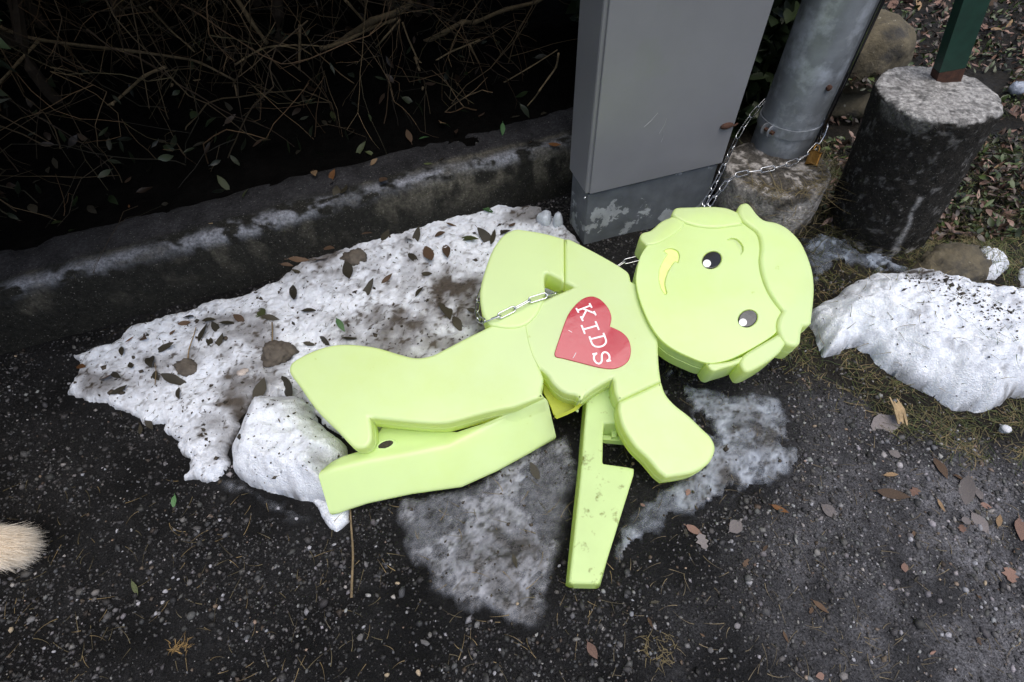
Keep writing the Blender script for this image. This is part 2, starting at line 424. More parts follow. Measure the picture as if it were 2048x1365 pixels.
# ------------------------------------------------------------------ snow and ice
PATCH = []
def snow(name, px, H, wd, label, cat='snow', z0=0.0, res=.004, edge=.02, lump=.25, dirt=.3, colr=(.80, .85, .94), ice=False, holes=0.0, seed=0, efreq=28, powr=.55, dirtc=(.075, .062, .05), shade=None):
    if ice: dirtc = (.035, .034, .034)
    poly = np.array([at(*p, z0)[:2] for p in px])
    x0, y0 = poly.min(0) - .03; x1, y1 = poly.max(0) + .03
    X, Y = grid(x0, x1, y0, y1, res)
    d = poly_dist(X, Y, poly) + (fbm(X, Y, efreq, 5, seed) - .5) * edge * 2
    if holes: d = d - holes * .1 * sstep(.52, .70, fbm(X, Y, 24, 5, seed + 4))
    prof = np.clip(d / wd, 0, 1) ** powr
    n = fbm(X, Y, 16, 5, seed + 2) - .5; nf = fbm(X, Y, 110, 4, seed + 3) - .5 + .5 * (fbm(X, Y, 45, 2, seed + 1) - .5)
    Z = ground_z(X, Y) - .004 + (H * prof * (1 + lump * 2 * n) + nf * min(H * .6, .010) * prof + .006 * np.minimum(1, prof * 3))
    gd0, gd1 = np.gradient(d, res); gl = gd0 ** 2 + gd1 ** 2 + .05
    keepm = d > -res * 1.6
    neg = (d < 0) & keepm
    PX = np.where(neg, X + np.clip(-d * gd0 / gl, -res * 1.6, res * 1.6), X); PY = np.where(neg, Y + np.clip(-d * gd1 / gl, -res * 1.6, res * 1.6), Y)
    Z = np.where(neg, ground_z(X, Y) - .006, Z)
    f = fbm(X, Y, 11, 5, seed + 6); g = fbm(X, Y, 120, 3, seed + 7); g2 = fbm(X, Y, 45, 4, seed + 9)
    dm = np.clip(sstep(.62 - dirt * .35, .90 - dirt * .35, f) * .75 + sstep(.66 - .1 * dirt, .76, g) * .55 * min(1, dirt * 2.5), 0, 1)
    if shade is not None: dm = np.clip(dm + shade(X, Y, f, g2), 0, 1)
    thin = 1 - sstep(0, .5, prof)
    dm = np.clip(dm + thin * (.55 if not ice else .5) * sstep(.38, .58, g2), 0, 1)
    C = np.array(colr) * (1 - dm[..., None]) + np.array(dirtc) * dm[..., None]
    if ice: C = np.concatenate([C, (sstep(-.001, .020, d) * (.30 + .62 * sstep(.36, .46, f + .5 * (g2 - .5))) * (.6 + .4 * sstep(.36, .5, g)))[..., None]], -1)
    V, F, C = compact(np.stack([PX, PY, Z], -1).reshape(-1, 3), gfaces(*X.shape, keepm), C.reshape(-1, C.shape[-1]))
    o = wobj(name, V, F, M_ice if ice else M_snow, smooth=True, col=C)
    PATCH.append((x0, y0, res, Z, keepm))
    return tag(o, label, cat)
def surf_z(x, y):
    z = float(ground_z(np.array(x), np.array(y)))
    if y > kerb_y(x): z = max(z, float(bed_z(np.array(x), np.array(y))))
    for x0, y0, r, Z, k in PATCH:
        i, j = int(round((x - x0) / r)), int(round((y - y0) / r))
        if 0 <= i < Z.shape[0] and 0 <= j < Z.shape[1] and k[i, j]: z = max(z, float(Z[i, j]))
    return z
def main_shade(X, Y, f, g2):          # trodden, dirty middle of the big patch
    px, py, _ = pj(np.stack([X, Y, 0 * X], -1))
    a = np.exp(-(((px - 780) / 190) ** 2 + ((py - 590) / 75) ** 2)) * .5 + np.exp(-(((px - 480) / 90) ** 2 + ((py - 880) / 90) ** 2)) * .6
    a = a + np.exp(-(((px - 930) / 60) ** 2 + ((py - 640) / 60) ** 2)) * .35
    return a * sstep(.30, .65, g2)
snow('snow_patch', [(140, 790), (165, 745), (150, 715), (235, 690), (270, 655), (330, 640), (395, 618), (470, 602), (545, 570), (600, 535), (650, 510), (690, 480), (745, 462), (800, 440), (860, 428),
     (930, 420), (1010, 415), (1080, 425), (1120, 450), (1160, 490), (1200, 560), (1150, 680), (1040, 760), (960, 830), (800, 870), (690, 890), (645, 845), (600, 806), (515, 800), (490, 830), (468, 880), (455, 930), (430, 968), (370, 962), (380, 920), (345, 880), (330, 845), (290, 850), (215, 810)],
     .017, .016, 'large dirty melting snow patch strewn with dark leaves between the kerb and the green figure', 'snow patch', dirt=.45, edge=.011, seed=1, shade=main_shade, lump=.5, res=.0032, efreq=45)
snow('snow_lump', [(500, 830), (515, 800), (560, 800), (600, 803), (632, 815), (640, 845), (665, 870), (692, 895), (695, 925), (672, 945), (690, 990), (675, 1012), (640, 1005), (590, 1000), (545, 985), (500, 972), (475, 945), (470, 905), (485, 870)],
     .062, .036, 'smooth white lump of snow under the foot of the green figure', 'snow lump', dirt=.18, edge=.006, seed=5, powr=.5, lump=.28, res=.003)
snow('snow_crumb', [(625, 1000), (700, 1000), (700, 1045), (674, 1066), (652, 1050), (640, 1025)], .012, .008, 'small crumb of snow at the lower end of the broken leg', 'snow lump', dirt=.2, edge=.006, seed=6, res=.0025)
snow('snow_bank', [(1618, 655), (1625, 625), (1665, 600), (1700, 578), (1740, 565), (1800, 560), (1850, 562), (1900, 575), (1935, 590), (1975, 585), (2040, 592), (2140, 600), (2200, 700), (2150, 780), (2048, 800), (2012, 805), (1985, 818), (1960, 826),
     (1915, 815), (1860, 795), (1810, 770), (1770, 752), (1735, 715), (1705, 700), (1680, 712), (1642, 722), (1632, 690)],
     .075, .06, 'thick white bank of old snow at the right edge beside the head', 'snow bank', dirt=.16, edge=.012, seed=8, powr=.5, lump=.30, res=.0035, shade=lambda X, Y, f, g2: .5 * sstep(.60, .70, g2) * sstep(.45, .6, f))
snow('snow_remnant', [(1948, 505), (1975, 498), (2005, 510), (2020, 540), (1995, 560), (1955, 552)], .018, .02, 'small white snow remnant beside the earth clod right of the pillar', 'snow patch', dirt=.3, edge=.010, seed=3)
snow('snow_remnant', [(2035, 545), (2070, 540), (2080, 570), (2040, 575)], .015, .02, 'tiny snow remnant cut by the right edge of the photo', 'snow patch', dirt=.3, edge=.010, seed=4)
snow('ice_film', [(1600, 480), (1660, 475), (1720, 492), (1790, 520), (1830, 545), (1800, 560), (1740, 540), (1680, 545), (1630, 580), (1600, 540)], .005, .02, 'thin broken film of ice in front of the dark concrete pillar', 'ice', ice=True, holes=.30, dirt=.4, edge=.03, seed=9, colr=(.28, .33, .41))
snow('ice_sheet', [(800, 985), (870, 985), (960, 960), (1050, 890), (1140, 860), (1160, 930), (1140, 1050), (1110, 1150), (1100, 1235), (1060, 1262), (1000, 1258), (950, 1230), (900, 1205), (850, 1195), (845, 1150), (800, 1085), (790, 1030)],
     .010, .016, 'dirty grey ice sheet below the leg, left of the stand', 'ice', ice=True, holes=.05, dirt=.65, edge=.014, seed=10, colr=(.36, .38, .43), lump=.3,
     shade=lambda X, Y, f, g2: .35 * sstep(.42, .66, fbm(X, Y, 9, 4, 1)) + .3 * sstep(.46, .62, g2))
snow('ice_sheet', [(1330, 745), (1400, 765), (1450, 790), (1500, 775), (1560, 800), (1590, 870), (1610, 930), (1590, 965), (1540, 975), (1490, 985), (1450, 1010), (1400, 1050), (1340, 1060), (1290, 1080), (1250, 1140), (1225, 1150), (1220, 1100), (1270, 980), (1330, 970), (1400, 880), (1340, 800)],
     .008, .016, 'patchy ice with black holes right of the outstretched arm', 'ice', ice=True, holes=.30, dirt=.5, edge=.022, seed=12, colr=(.33, .37, .44),
     shade=lambda X, Y, f, g2: .45 * sstep(.40, .62, g2))
snow('ice_film', [(370, 940), (440, 955), (500, 965), (560, 985), (600, 1010), (640, 1040), (600, 1055), (540, 1045), (500, 1010), (440, 975)], .006, .015, 'grey translucent ice rim in front of the smooth snow lump', 'ice', ice=True, holes=.1, dirt=.7, edge=.012, seed=13, colr=(.25, .27, .31))
snow('ice_film', [(180, 690), (240, 685), (240, 720), (200, 740), (160, 735)], .006, .015, 'thin ice film at the left tip of the big snow patch', 'ice', ice=True, holes=.2, dirt=.5, edge=.014, seed=14, colr=(.3, .34, .40))
# icicle-like lumps of ice beside the cabinet foot
for (px, py, h, r, lb) in ((1092, 442, .035, .018, 'knobbly lump of clear ice nearest the cabinet foot'), (1116, 452, .05, .012, 'narrow upright spur of ice at the cabinet corner')):
    V, F = rock_template(ICO3, .25, int(px)); p = at(px, py, .02)
    V = V * [r, r, h * .6] + [p[0], p[1], .02]
    o = wobj('ice_lump', V, F, M_ice, smooth=True, col=np.tile([.5, .55, .62], (len(V), 1))); tag(o, lb, 'ice')

# ------------------------------------------------------------------ metal cabinet
BL, BR = at(1164, 495), at(1412, 432)
cd = (BR - BL) / np.linalg.norm(BR - BL); cn = np.array([-cd[1], cd[0], 0.0]); CWID = np.linalg.norm(BR - BL)
cab = empty('metal_cabinet', BL, 'tall grey painted metal cabinet with peeling plinth beside the hedge', 'cabinet')
def boxm(u0, u1, v0, v1, z0, z1, name, mt, bev=.002):
    import bmesh
    bm = bmesh.new(); bmesh.ops.create_cube(bm, size=1)
    for v in bm.verts:
        u = u0 + (v.co.x + .5) * (u1 - u0); q = v0 + (v.co.y + .5) * (v1 - v0); z = z0 + (v.co.z + .5) * (z1 - z0)
        v.co = Vector([float(c) for c in BL + cd * u + cn * q]) + Vector((0, 0, z))
    if bev: bmesh.ops.bevel(bm, geom=list(bm.edges), offset=bev, segments=2, affect='EDGES', profile=.5)
    me = bpy.data.meshes.new(name); bm.to_mesh(me); bm.free(); me.materials.append(mt)
    o = link(name, me); local(o, cab); return o
CD = .095
boxm(.006, CWID - .006, .006, CD - .006, -.03, .131, 'plinth', M_plinth)
boxm(0, CWID, .006, CD, .133, 1.25, 'housing', M_grey, .004)
boxm(.007, CWID - .001, .0015, .010, .135, 1.24, 'door', M_grey, .0015)
boxm(-.006, CWID + .006, -.008, CD + .008, 1.251, 1.275, 'lid', M_grey, .004)
for (xa, ya, xb, yb) in ((1318, 268, 1334, 236), (1322, 285, 1328, 262), (1288, 255, 1316, 226)):
    ra, rb = ray(xa, ya), ray(xb, yb); pa, pb_ = [CAM + r_ * (((BL + cn * .0012 - CAM) @ cn) / (r_ @ cn)) for r_ in (ra, rb)]
    V, F = tube([pa, (pa + pb_) / 2 + cd * .002, pb_], .0004, 4); wobj('scratch', V, F, mat('scratch', (.32, .33, .34), rough=.6, bump=0), cab)
# latch on the door edge
lp = BL + cd * (CWID - .020) + np.array([0, 0, .222])
V, F = rock_template(ICO2, .12, 3); V = V * [.014, .006, .006]
Rm = np.stack([cd, cn, [0, 0, 1]], 1)
o = wobj('latch', V @ Rm.T + lp, F, M_rust, cab, True)
V, F = tube([lp + cd * .008, lp + cd * .016 - cn * .004, lp + cd * .024], [.003, .002, .0015], 6); wobj('latch_pin', V, F, M_rust, cab)
V, F = rock_template(ICO2, .05, 5); wobj('screw', V @ Rm.T * .0025 + BL + cd * -.002 - cn * -.004 + np.array([0, 0, .128]), F, M_steel, cab, True)

# ------------------------------------------------------------------ galvanised pole on concrete footing
fc = at(1556, 333, .12)
FR = .5 * np.linalg.norm(at(1665, 348, .12) - at(1448, 340, .12)) * .99
def lathe_col(cx, cy, prof, n=72, amp=.004, seed=0, tilt=(0, 0), colf=None):
    V = []; C = []
    th = np.linspace(0, 2 * math.pi, n, endpoint=False)
    for r, z in prof:
        nn = fbm(np.cos(th) * 2 + 5, np.sin(th) * 2 + z * 12, 2.2, 4, seed) - .5; n2 = fbm(r * np.cos(th) + z * .5 + 2, r * np.sin(th) - z * .8 + 2, 60, 4, seed + 3) - .5
        rr = r * (1 + nn * .08) + n2 * amp if r > .01 else r + 0 * th
        V.append(np.stack([cx + rr * np.cos(th) + tilt[0] * z, cy + rr * np.sin(th) + tilt[1] * z, z + n2 * amp], -1))
        C.append(colf(th, r, z) if colf else np.tile([.2, .2, .2], (n, 1)))
    V = np.concatenate(V); C = np.concatenate(C); F = []
    for i in range(len(prof) - 1):
        for s in range(n): F.append((i * n + s, i * n + (s + 1) % n, (i + 1) * n + (s + 1) % n, (i + 1) * n + s))
    F.append(tuple((len(prof) - 1) * n + s for s in range(n)))
    return V, F, C
def skin_uv(th, r, z, ztop, RR):
    if z > ztop: return r * np.cos(th) + 3, r * np.sin(th) + 3
    return th * RR, z + 0 * th
def foot_col(th, r, z):
    u, v = skin_uv(th, r, z, .116, FR); f = fbm(u, v, 22, 5, 3); g = fbm(u, v, 75, 4, 9)
    top = 1.0 if z > .118 and r < FR * .93 else 0.0
    a = np.array([.40, .38, .36]); b = np.array([.07, .064, .055])
    mk = np.clip(sstep(.50, .72, f) + .8 * (1 - sstep(.0, .05, np.array(z))) + top * sstep(.35, .5, g) * .95, 0, 1)[:, None]
    return a * (1 - mk) + b * mk
prof = [(FR * .98, z) for z in np.linspace(-.03, .10, 36)] + [(FR * .985, .108), (FR * .97, .115), (FR * .93, .119), (FR * .87, .121), (FR * .8, .122)] + [(FR * q, .1215) for q in np.linspace(.76, .1, 14)]
V, F, C = lathe_col(fc[0], fc[1], prof, 170, .007, 2, colf=foot_col)
o = wobj('concrete_footing', V, F, M_conc, smooth=True, col=C); tag(o, 'round chipped concrete footing carrying the galvanised pole', 'footing')
pc = at(1562, 287, .12); PR = .5 * np.linalg.norm(at(1642, 256, .16) - at(1523, 234, .16)) * 1.0
pole = empty('pole', (pc[0], pc[1], .12), 'thick galvanised steel pole standing on the concrete footing', 'pole')
th = 48
V, F, C = lathe_col(pc[0], pc[1], [(PR, .11), (PR, .5), (PR, 1.2), (PR, 2.6), (PR * .98, 2.602)], th, 0)
wobj('shaft', V, F, M_galv, pole, True)
zb = .165
V, F, C = lathe_col(pc[0], pc[1], [(PR + .0005, zb), (PR + .003, zb), (PR + .003, zb + .020), (PR + .0005, zb + .020)], th, 0); F = F[:-1]
wobj('clamp_band', V, F, M_galv, pole)
ang = math.atan2(-pc[1], -pc[0])
for k, da in enumerate((-.42, -.62)):
    a = ang + da; d = np.array([math.cos(a), math.sin(a), 0]); tt = np.array([-d[1], d[0], 0]); c0 = np.array([pc[0], pc[1], zb + .010]) + d * PR
    V = []; ns = 10
    for off in (-.0012, .0012):
        V.append(c0 + tt * off + np.array([0, 0, -.010]))
        for s in range(ns + 1):
            q = -math.pi / 2 + math.pi * s / ns
            V.append(c0 + tt * off + d * (.008 + .012 * math.cos(q)) + np.array([0, 0, .012 * math.sin(q)]))
        V.append(c0 + tt * off + np.array([0, 0, .010]))
    n = ns + 3; F = [tuple(range(n))[::-1], tuple(range(n, 2 * n))] + [(i, (i + 1) % n, n + (i + 1) % n, n + i) for i in range(n)]
    wobj('clamp_ear', V, F, M_galv, pole)
a = ang - .52; d = np.array([math.cos(a), math.sin(a), 0]); tt = np.array([-d[1], d[0], 0]); c0 = np.array([pc[0], pc[1], zb + .01]) + d * (PR + .009)
V, F = tube([c0 - tt * .014, c0 + tt * .016], .004, 6); wobj('clamp_bolt', V, F, M_rust, pole)
a = ang + .75; d = np.array([math.cos(a), math.sin(a), 0])
bp = np.array([pc[0], pc[1], .272]) + d * PR; V, F = tube([bp - d * .002, bp + d * .004, bp + d * .006], [.0055, .0055, .003], 8); wobj('bolt', V, F, M_rust, pole)
V, F = tube([np.array([pc[0], pc[1], z]) + np.array([math.cos(ang + 1.32), math.sin(ang + 1.32), 0]) * (PR + .006) for z in (.10, .3, .8, 1.6, 2.5)], .0045, 8)
wobj('cable', V, F, M_black, pole, True)

# ------------------------------------------------------------------ dark concrete pillar, green post, boulder
pb, pt_ = at(1750, 452, 0), at(1878, 182, .31)
PLR = .5 * np.linalg.norm(at(1998, 196, .31) - at(1757, 205, .31)) * 1.02
tl = ((pt_[0] - pb[0]) / .31, (pt_[1] - pb[1]) / .31)
def pil_col(th, r, z):
    u, v = skin_uv(th, r, z, .300, PLR); f = fbm(u, v, 18, 5, 1); g = fbm(u, v, 80, 4, 6)
    a = np.array([.018, .0165, .014]); p = np.array([.36, .355, .35])
    top = sstep(.3035, .3055, z + (f - .5) * .014 + (g - .5) * .006)
    mk = np.clip(top * (.6 + .4 * sstep(.42, .5, g)) + (.35 * sstep(.25, .31, np.array(z))) * sstep(.5, .62, f), 0, 1)
    c0 = -1.72 + .05 * np.sin(z * 25) + .02 * np.sin(z * 90)
    cr = np.exp(-((np.mod(th + math.pi, 2 * math.pi) - math.pi - c0) / (.035 + .05 * max(0, .09 - z) / .09)) ** 2) * (1.0 if .0 < z < .16 else 0) * sstep(.3, .45, g)
    mk = np.clip(mk + cr * .85 + .25 * sstep(.64, .72, g) + .8 * sstep(.55, .65, g) * (1 - sstep(.0, .03, np.array(z))), 0, 1)[:, None]
    sc = 1 - .6 * (sstep(.55, .72, g) * top)[:, None]
    return (a * (1 - mk) + p * mk) * sc
prof = [(PLR * .96, z) for z in np.linspace(-.03, .284, 80)] + [(PLR * .962, z) for z in np.linspace(.286, .300, 9)] + [(PLR * .957, .302), (PLR * .95, .304), (PLR * .94, .3055), (PLR * .925, .307), (PLR * .90, .3082), (PLR * .87, .309)] + [(PLR * q, .309) for q in np.linspace(.84, .05, 26)]
V, F, C = lathe_col(pb[0], pb[1], prof, 240, .0045, 4, tl, pil_col)
o = wobj('concrete_pillar', V, F, M_conc, smooth=True, col=C); tag(o, 'short dark concrete pillar with pale top holding a green post', 'pillar')
g0 = at(1893, 150, .315); g1 = at_depth(1945, 0, g0[1] + .012); gd = g1 - g0; gd /= np.linalg.norm(gd)
gr = np.array([1, -.1, 0]); gr -= gd * (gr @ gd); gr /= np.linalg.norm(gr); gf = np.cross(gd, gr)
GW = .5 * np.linalg.norm(at(1918, 152, .315) - at(1868, 148, .315))
post = empty('fence_post', g0, 'dark green painted steel post set into the pale pillar top', 'post')
def slab(a, b, w0, d0, name, mt):
    V = [c + gr * sx * w0 + gf * sy * d0 for c in (a, b) for sx, sy in ((-1, -1), (1, -1), (1, 1), (-1, 1))]
    wobj(name, V, [(3, 2, 1, 0), (4, 5, 6, 7), (0, 1, 5, 4), (1, 2, 6, 5), (2, 3, 7, 6), (3, 0, 4, 7)], mt, post)
slab(g0 + gd * .012, g0 + gd * 1.1, GW, .012, 'bar', M_green); slab(g0 - gd * .03, g0 + gd * .0115, GW * 1.01, .0125, 'rusty_foot', M_rust)
V, F = rock_template(ICO4, .09, 12)
b0 = at(1742, 108, .16)
V = V * [.105, .10, .085]
V += (fbm(V[:, 0] + V[:, 2], V[:, 1] - V[:, 2], 30, 4, 3)[:, None] - .5) * .02 * V / .1
o = wobj('boulder', V + [b0[0] - .012, b0[1] + .03, b0[2] - .01], F, M_boulder, smooth=True); tag(o, 'rounded brown field stone wedged between the pole and the pillar', 'stone')
V, F = rock_template(ICO3, .2, 21); o = wobj('stone', V * [.13, .12, .06] + [b0[0] + .03, b0[1] + .09, .03], F, M_boulder, smooth=True); tag(o, 'low dark stone under the round boulder behind the pillar', 'stone')
# clod of earth with roots right of the pillar
V, F = rock_template(ICO4, .25, 31); p = at(1890, 545, 0)
V += (fbm(V[:, 0] * .1 + V[:, 2] * .1, V[:, 1] * .1, 60, 4, 3)[:, None] - .5) * .35 * V
o = wobj('earth_clod', V * [.065, .05, .045] + [p[0], p[1], .01], F, M_boulder, smooth=True); tag(o, 'earthy clod matted with dry grass between pillar and snow bank', 'clod')

# ------------------------------------------------------------------ the fallen figure
TILT = math.radians(12)
FN = np.array([0, -math.sin(TILT), math.cos(TILT)]); FU = np.array([1.0, 0, 0]); FV = np.array([0, math.cos(TILT), math.sin(TILT)])
FO = at(1330, 955, .080)
def on(x, y, d=0.0):
    r = ray(x, y); return CAM + ((FO + FN * d - CAM) @ FN) / (r @ FN) * r
def uv(x, y, d=0.0):
    q = on(x, y, d) - FO; return float(q @ FU), float(q @ FV)
FRAME = Matrix([(FU[i], FV[i], FN[i], FO[i]) for i in range(3)] + [(0, 0, 0, 1)])
fig = empty('figure', at(1100, 740, 0), 'yellow-green plastic child figure lying broken on the snow with a red heart', 'figure')
def plate(name, px, d, thick, bev, mt, parent, corners=(), holes=(), k=5, res=3, raw=False):
    """front face at height d over the figure's plane, thick behind it, rounded edges"""
    cu = bpy.data.curves.new(name, 'CURVE'); cu.dimensions = '2D'; cu.fill_mode = 'BOTH'
    cu.extrude = max(thick / 2 - bev, .0001); cu.bevel_depth = bev; cu.bevel_resolution = res; cu.offset = -bev
    for pts, cs in ((px, corners),) + tuple(holes):
        P = np.array([uv(x, y, d) for x, y in pts]); P = P if raw else catmull(P, k, cs, True)
        s = cu.splines.new('POLY'); s.points.add(len(P) - 1); s.use_cyclic_u = True
        for q, p in zip(s.points, P): q.co = (p[0], p[1], 0, 1)
    tmp = bpy.data.objects.new('tmp', cu); COL.objects.link(tmp)
    dg = bpy.context.evaluated_depsgraph_get(); dg.update()
    me = bpy.data.meshes.new_from_object(tmp.evaluated_get(dg)); me.name = name
    bpy.data.objects.remove(tmp); bpy.data.curves.remove(cu)
    me.materials.clear(); me.materials.append(mt)
    me.transform(Matrix.Translation((0, 0, d - thick / 2)))
    me.transform(FRAME)
    for p in me.polygons: p.use_smooth = abs(p.normal.dot(Vector(FN))) < .9995
    o = link(name, me); local(o, fig)
    if parent is not fig: sub(o, parent)
    return o
TH = .050
torso = [(1129, 477), (1140, 478), (1180, 498), (1215, 517), (1245, 535), (1258, 546), (1262, 562), (1290, 575), (1300, 640), (1316, 674), (1317, 700), (1319, 735), (1323, 763), (1280, 783), (1237, 803), (1229, 785), (1226, 757),
         (1190, 778), (1155, 804), (1157, 797), (1150, 791), (1135, 788), (1120, 781), (1105, 767), (1095, 752), (1080, 738), (1087, 758), (1083, 783), (1088, 793), (1029, 815), (970, 827), (926, 839), (891, 847), (853, 847), (794, 842), (739, 836), (742, 852),
         (743, 878), (733, 894), (715, 898), (701, 891), (677, 865), (633, 821), (595, 768), (579, 746), (579, 732), (588, 721), (617, 705), (650, 693), (682, 688), (714, 689), (755, 695), (799, 708), (831, 715), (861, 711), (887, 699),
         (931, 676), (984, 650), (1010, 636), (1060, 612), (1092, 597), (1148, 574), (1130, 565)]
plate('body', torso, 0, TH, .005, M_plast, fig, corners=(0, 6, 7, 12, 14, 16, 18, 25, 28, 29, 35, 60, 61, 62))
armup = [(1128.6, 476.5), (1090, 466), (1055, 460), (1030, 458), (1007, 469), (985, 499), (968, 545), (960, 580), (961, 612), (969, 638), (984, 652), (1025, 657), (1054, 649), (1074, 630), (1086, 606), (1091, 596), (1089, 556), (1094, 547), (1129, 564)]
plate('arm', armup, .003, TH + .001, .005, M_plast, fig, corners=(0, 15, 18))
armlow = [(1237, 803.3), (1280, 783.5), (1323, 763.4), (1332, 788), (1351, 810), (1378, 831), (1404, 856), (1423, 875), (1431, 894), (1427, 913), (1416, 929), (1393, 944), (1366, 951), (1332, 956), (1317, 944), (1294, 917), (1267, 890), (1244, 852), (1236, 822)]
plate('arm', armlow, -.001, TH - .004, .005, M_plast, fig, corners=(0, 2, 13))
# seam round the shirt hem
sp = catmull([on(x, y, .0002) for x, y in [(1052, 652), (1058, 685), (1068, 715), (1080, 737)]], 5)
V, F = tube(sp, .0008, 6); wobj('hem_seam', V, F, M_plast, fig, True)
# head
HD = .010
outer = [(1295, 491), (1281, 512), (1274, 538), (1272, 562), (1277, 591), (1287, 620), (1302, 652), (1320, 677), (1343, 696), (1372, 711), (1413, 726), (1450, 722), (1484, 708), (1533, 680), (1556, 660), (1560, 630), (1590, 600), (1600, 540), (1585, 490), (1545, 460), (1500, 440), (1440, 430), (1380, 432), (1340, 452)]
head = plate('head', outer, HD - .004, TH, .004, M_plast, fig)
eyes = [((1424, 520), (1414, 527)), ((1496, 637), (1486, 645))]
def ell(c, a, b, ang, n=20):
    return [(c[0] + a * math.cos(t) * math.cos(ang) - b * math.sin(t) * math.sin(ang), c[1] + a * math.cos(t) * math.sin(ang) + b * math.sin(t) * math.cos(ang)) for t in np.linspace(0, 2 * math.pi, n, endpoint=False)]
mouth = [(1327, 502), (1334, 498), (1345, 497), (1356, 503), (1359, 514), (1356, 526), (1351, 523), (1343, 532), (1334, 549), (1330, 567), (1334, 587), (1330, 589), (1322, 576), (1318, 556), (1320, 538), (1329, 518), (1336, 509)]
brow = [(1454, 480), (1464, 476), (1474, 478), (1484, 488), (1487, 500), (1482, 509), (1479, 498), (1469, 484)]
holes = [(mouth, (0, 5, 10, 16)), (brow, (0, 5))] + [(ell(e, 20.5, 17, -.5), ()) for e, _ in eyes]
plate('face', outer, HD, .0062, .0015, M_plast, head, holes=holes)
plate('mouth', mouth, HD - .0030, .0016, .0004, M_grime, head, corners=(0, 5, 10, 16))
for e, wpt in eyes:
    eo = plate('eye', ell(e, 19.5, 16, -.5), HD + .0006, .005, .0012, M_black, fig)
    plate('highlight', ell(wpt, 8, 7.5, 0, 14), HD + .0012, .0014, .0003, M_white, eo)
hair_main = [(1476, 424), (1478, 412), (1484, 406), (1495, 405), (1504, 412), (1516, 428), (1530, 439), (1554, 444), (1577, 456), (1601, 480), (1615, 506), (1626, 538), (1630, 570), (1629, 600), (1624, 646), (1617, 651), (1608, 652), (1604, 664), (1602, 684), (1596, 691), (1586, 692), (1572, 687),
             (1561, 673), (1555, 652), (1558, 635), (1566, 622), (1551, 603), (1536, 579), (1525, 550), (1520, 521), (1522, 497), (1520, 477), (1513, 462), (1497, 450), (1483, 438)]
plate('hair', hair_main, HD + .006, TH + .004, .006, M_plast, fig, corners=(14, 16, 25))
plate('hair', [(1477, 424), (1454, 415), (1425, 412), (1387, 413), (1358, 414), (1349, 417), (1344, 428), (1350, 434), (1366, 444), (1396, 453), (1431, 456), (1460, 453), (1488, 449), (1484, 437)], HD + .0035, TH + .002, .005, M_plast, fig, corners=(0, 12))
plate('hair', [(1343, 433), (1322, 443), (1302, 460), (1284, 466), (1280, 477), (1293, 491), (1314, 488), (1337, 477), (1358, 462), (1371, 446), (1352, 434)], HD + .002, TH + .002, .004, M_plast, fig, corners=(0, 5))
plate('hair', [(1560, 666), (1533, 682), (1504, 699), (1487, 711), (1480, 726), (1487, 741), (1494, 744), (1504, 742), (1533, 726), (1560, 705), (1573, 686)], HD + .0035, TH + .002, .005, M_plast, fig, corners=(0, 10))
plate('hair', [(1413, 726), (1431, 726), (1460, 722), (1486, 713), (1482, 724), (1466, 731), (1442, 738), (1430, 742), (1420, 738)], HD + .001, TH + .002, .0035, M_plast, fig, corners=(0,))
for pts, cs, d_ in ((torso, (0, 6, 7, 12, 14, 16, 18, 25, 28, 29, 35, 60, 61, 62), 0), (armlow, (0, 2, 13), -.001), (outer, (), HD), (hair_main, (14, 16, 25), HD + .006)):
    P = np.array([on(x, y, d_) for x, y in pts]); P = catmull(P, 4, cs, True) - FN * .024; P = np.vstack([P, P[:1]])
    V, F = tube(P, .0006, 4); wobj('mould_seam', V, F, M_plast, fig, True)
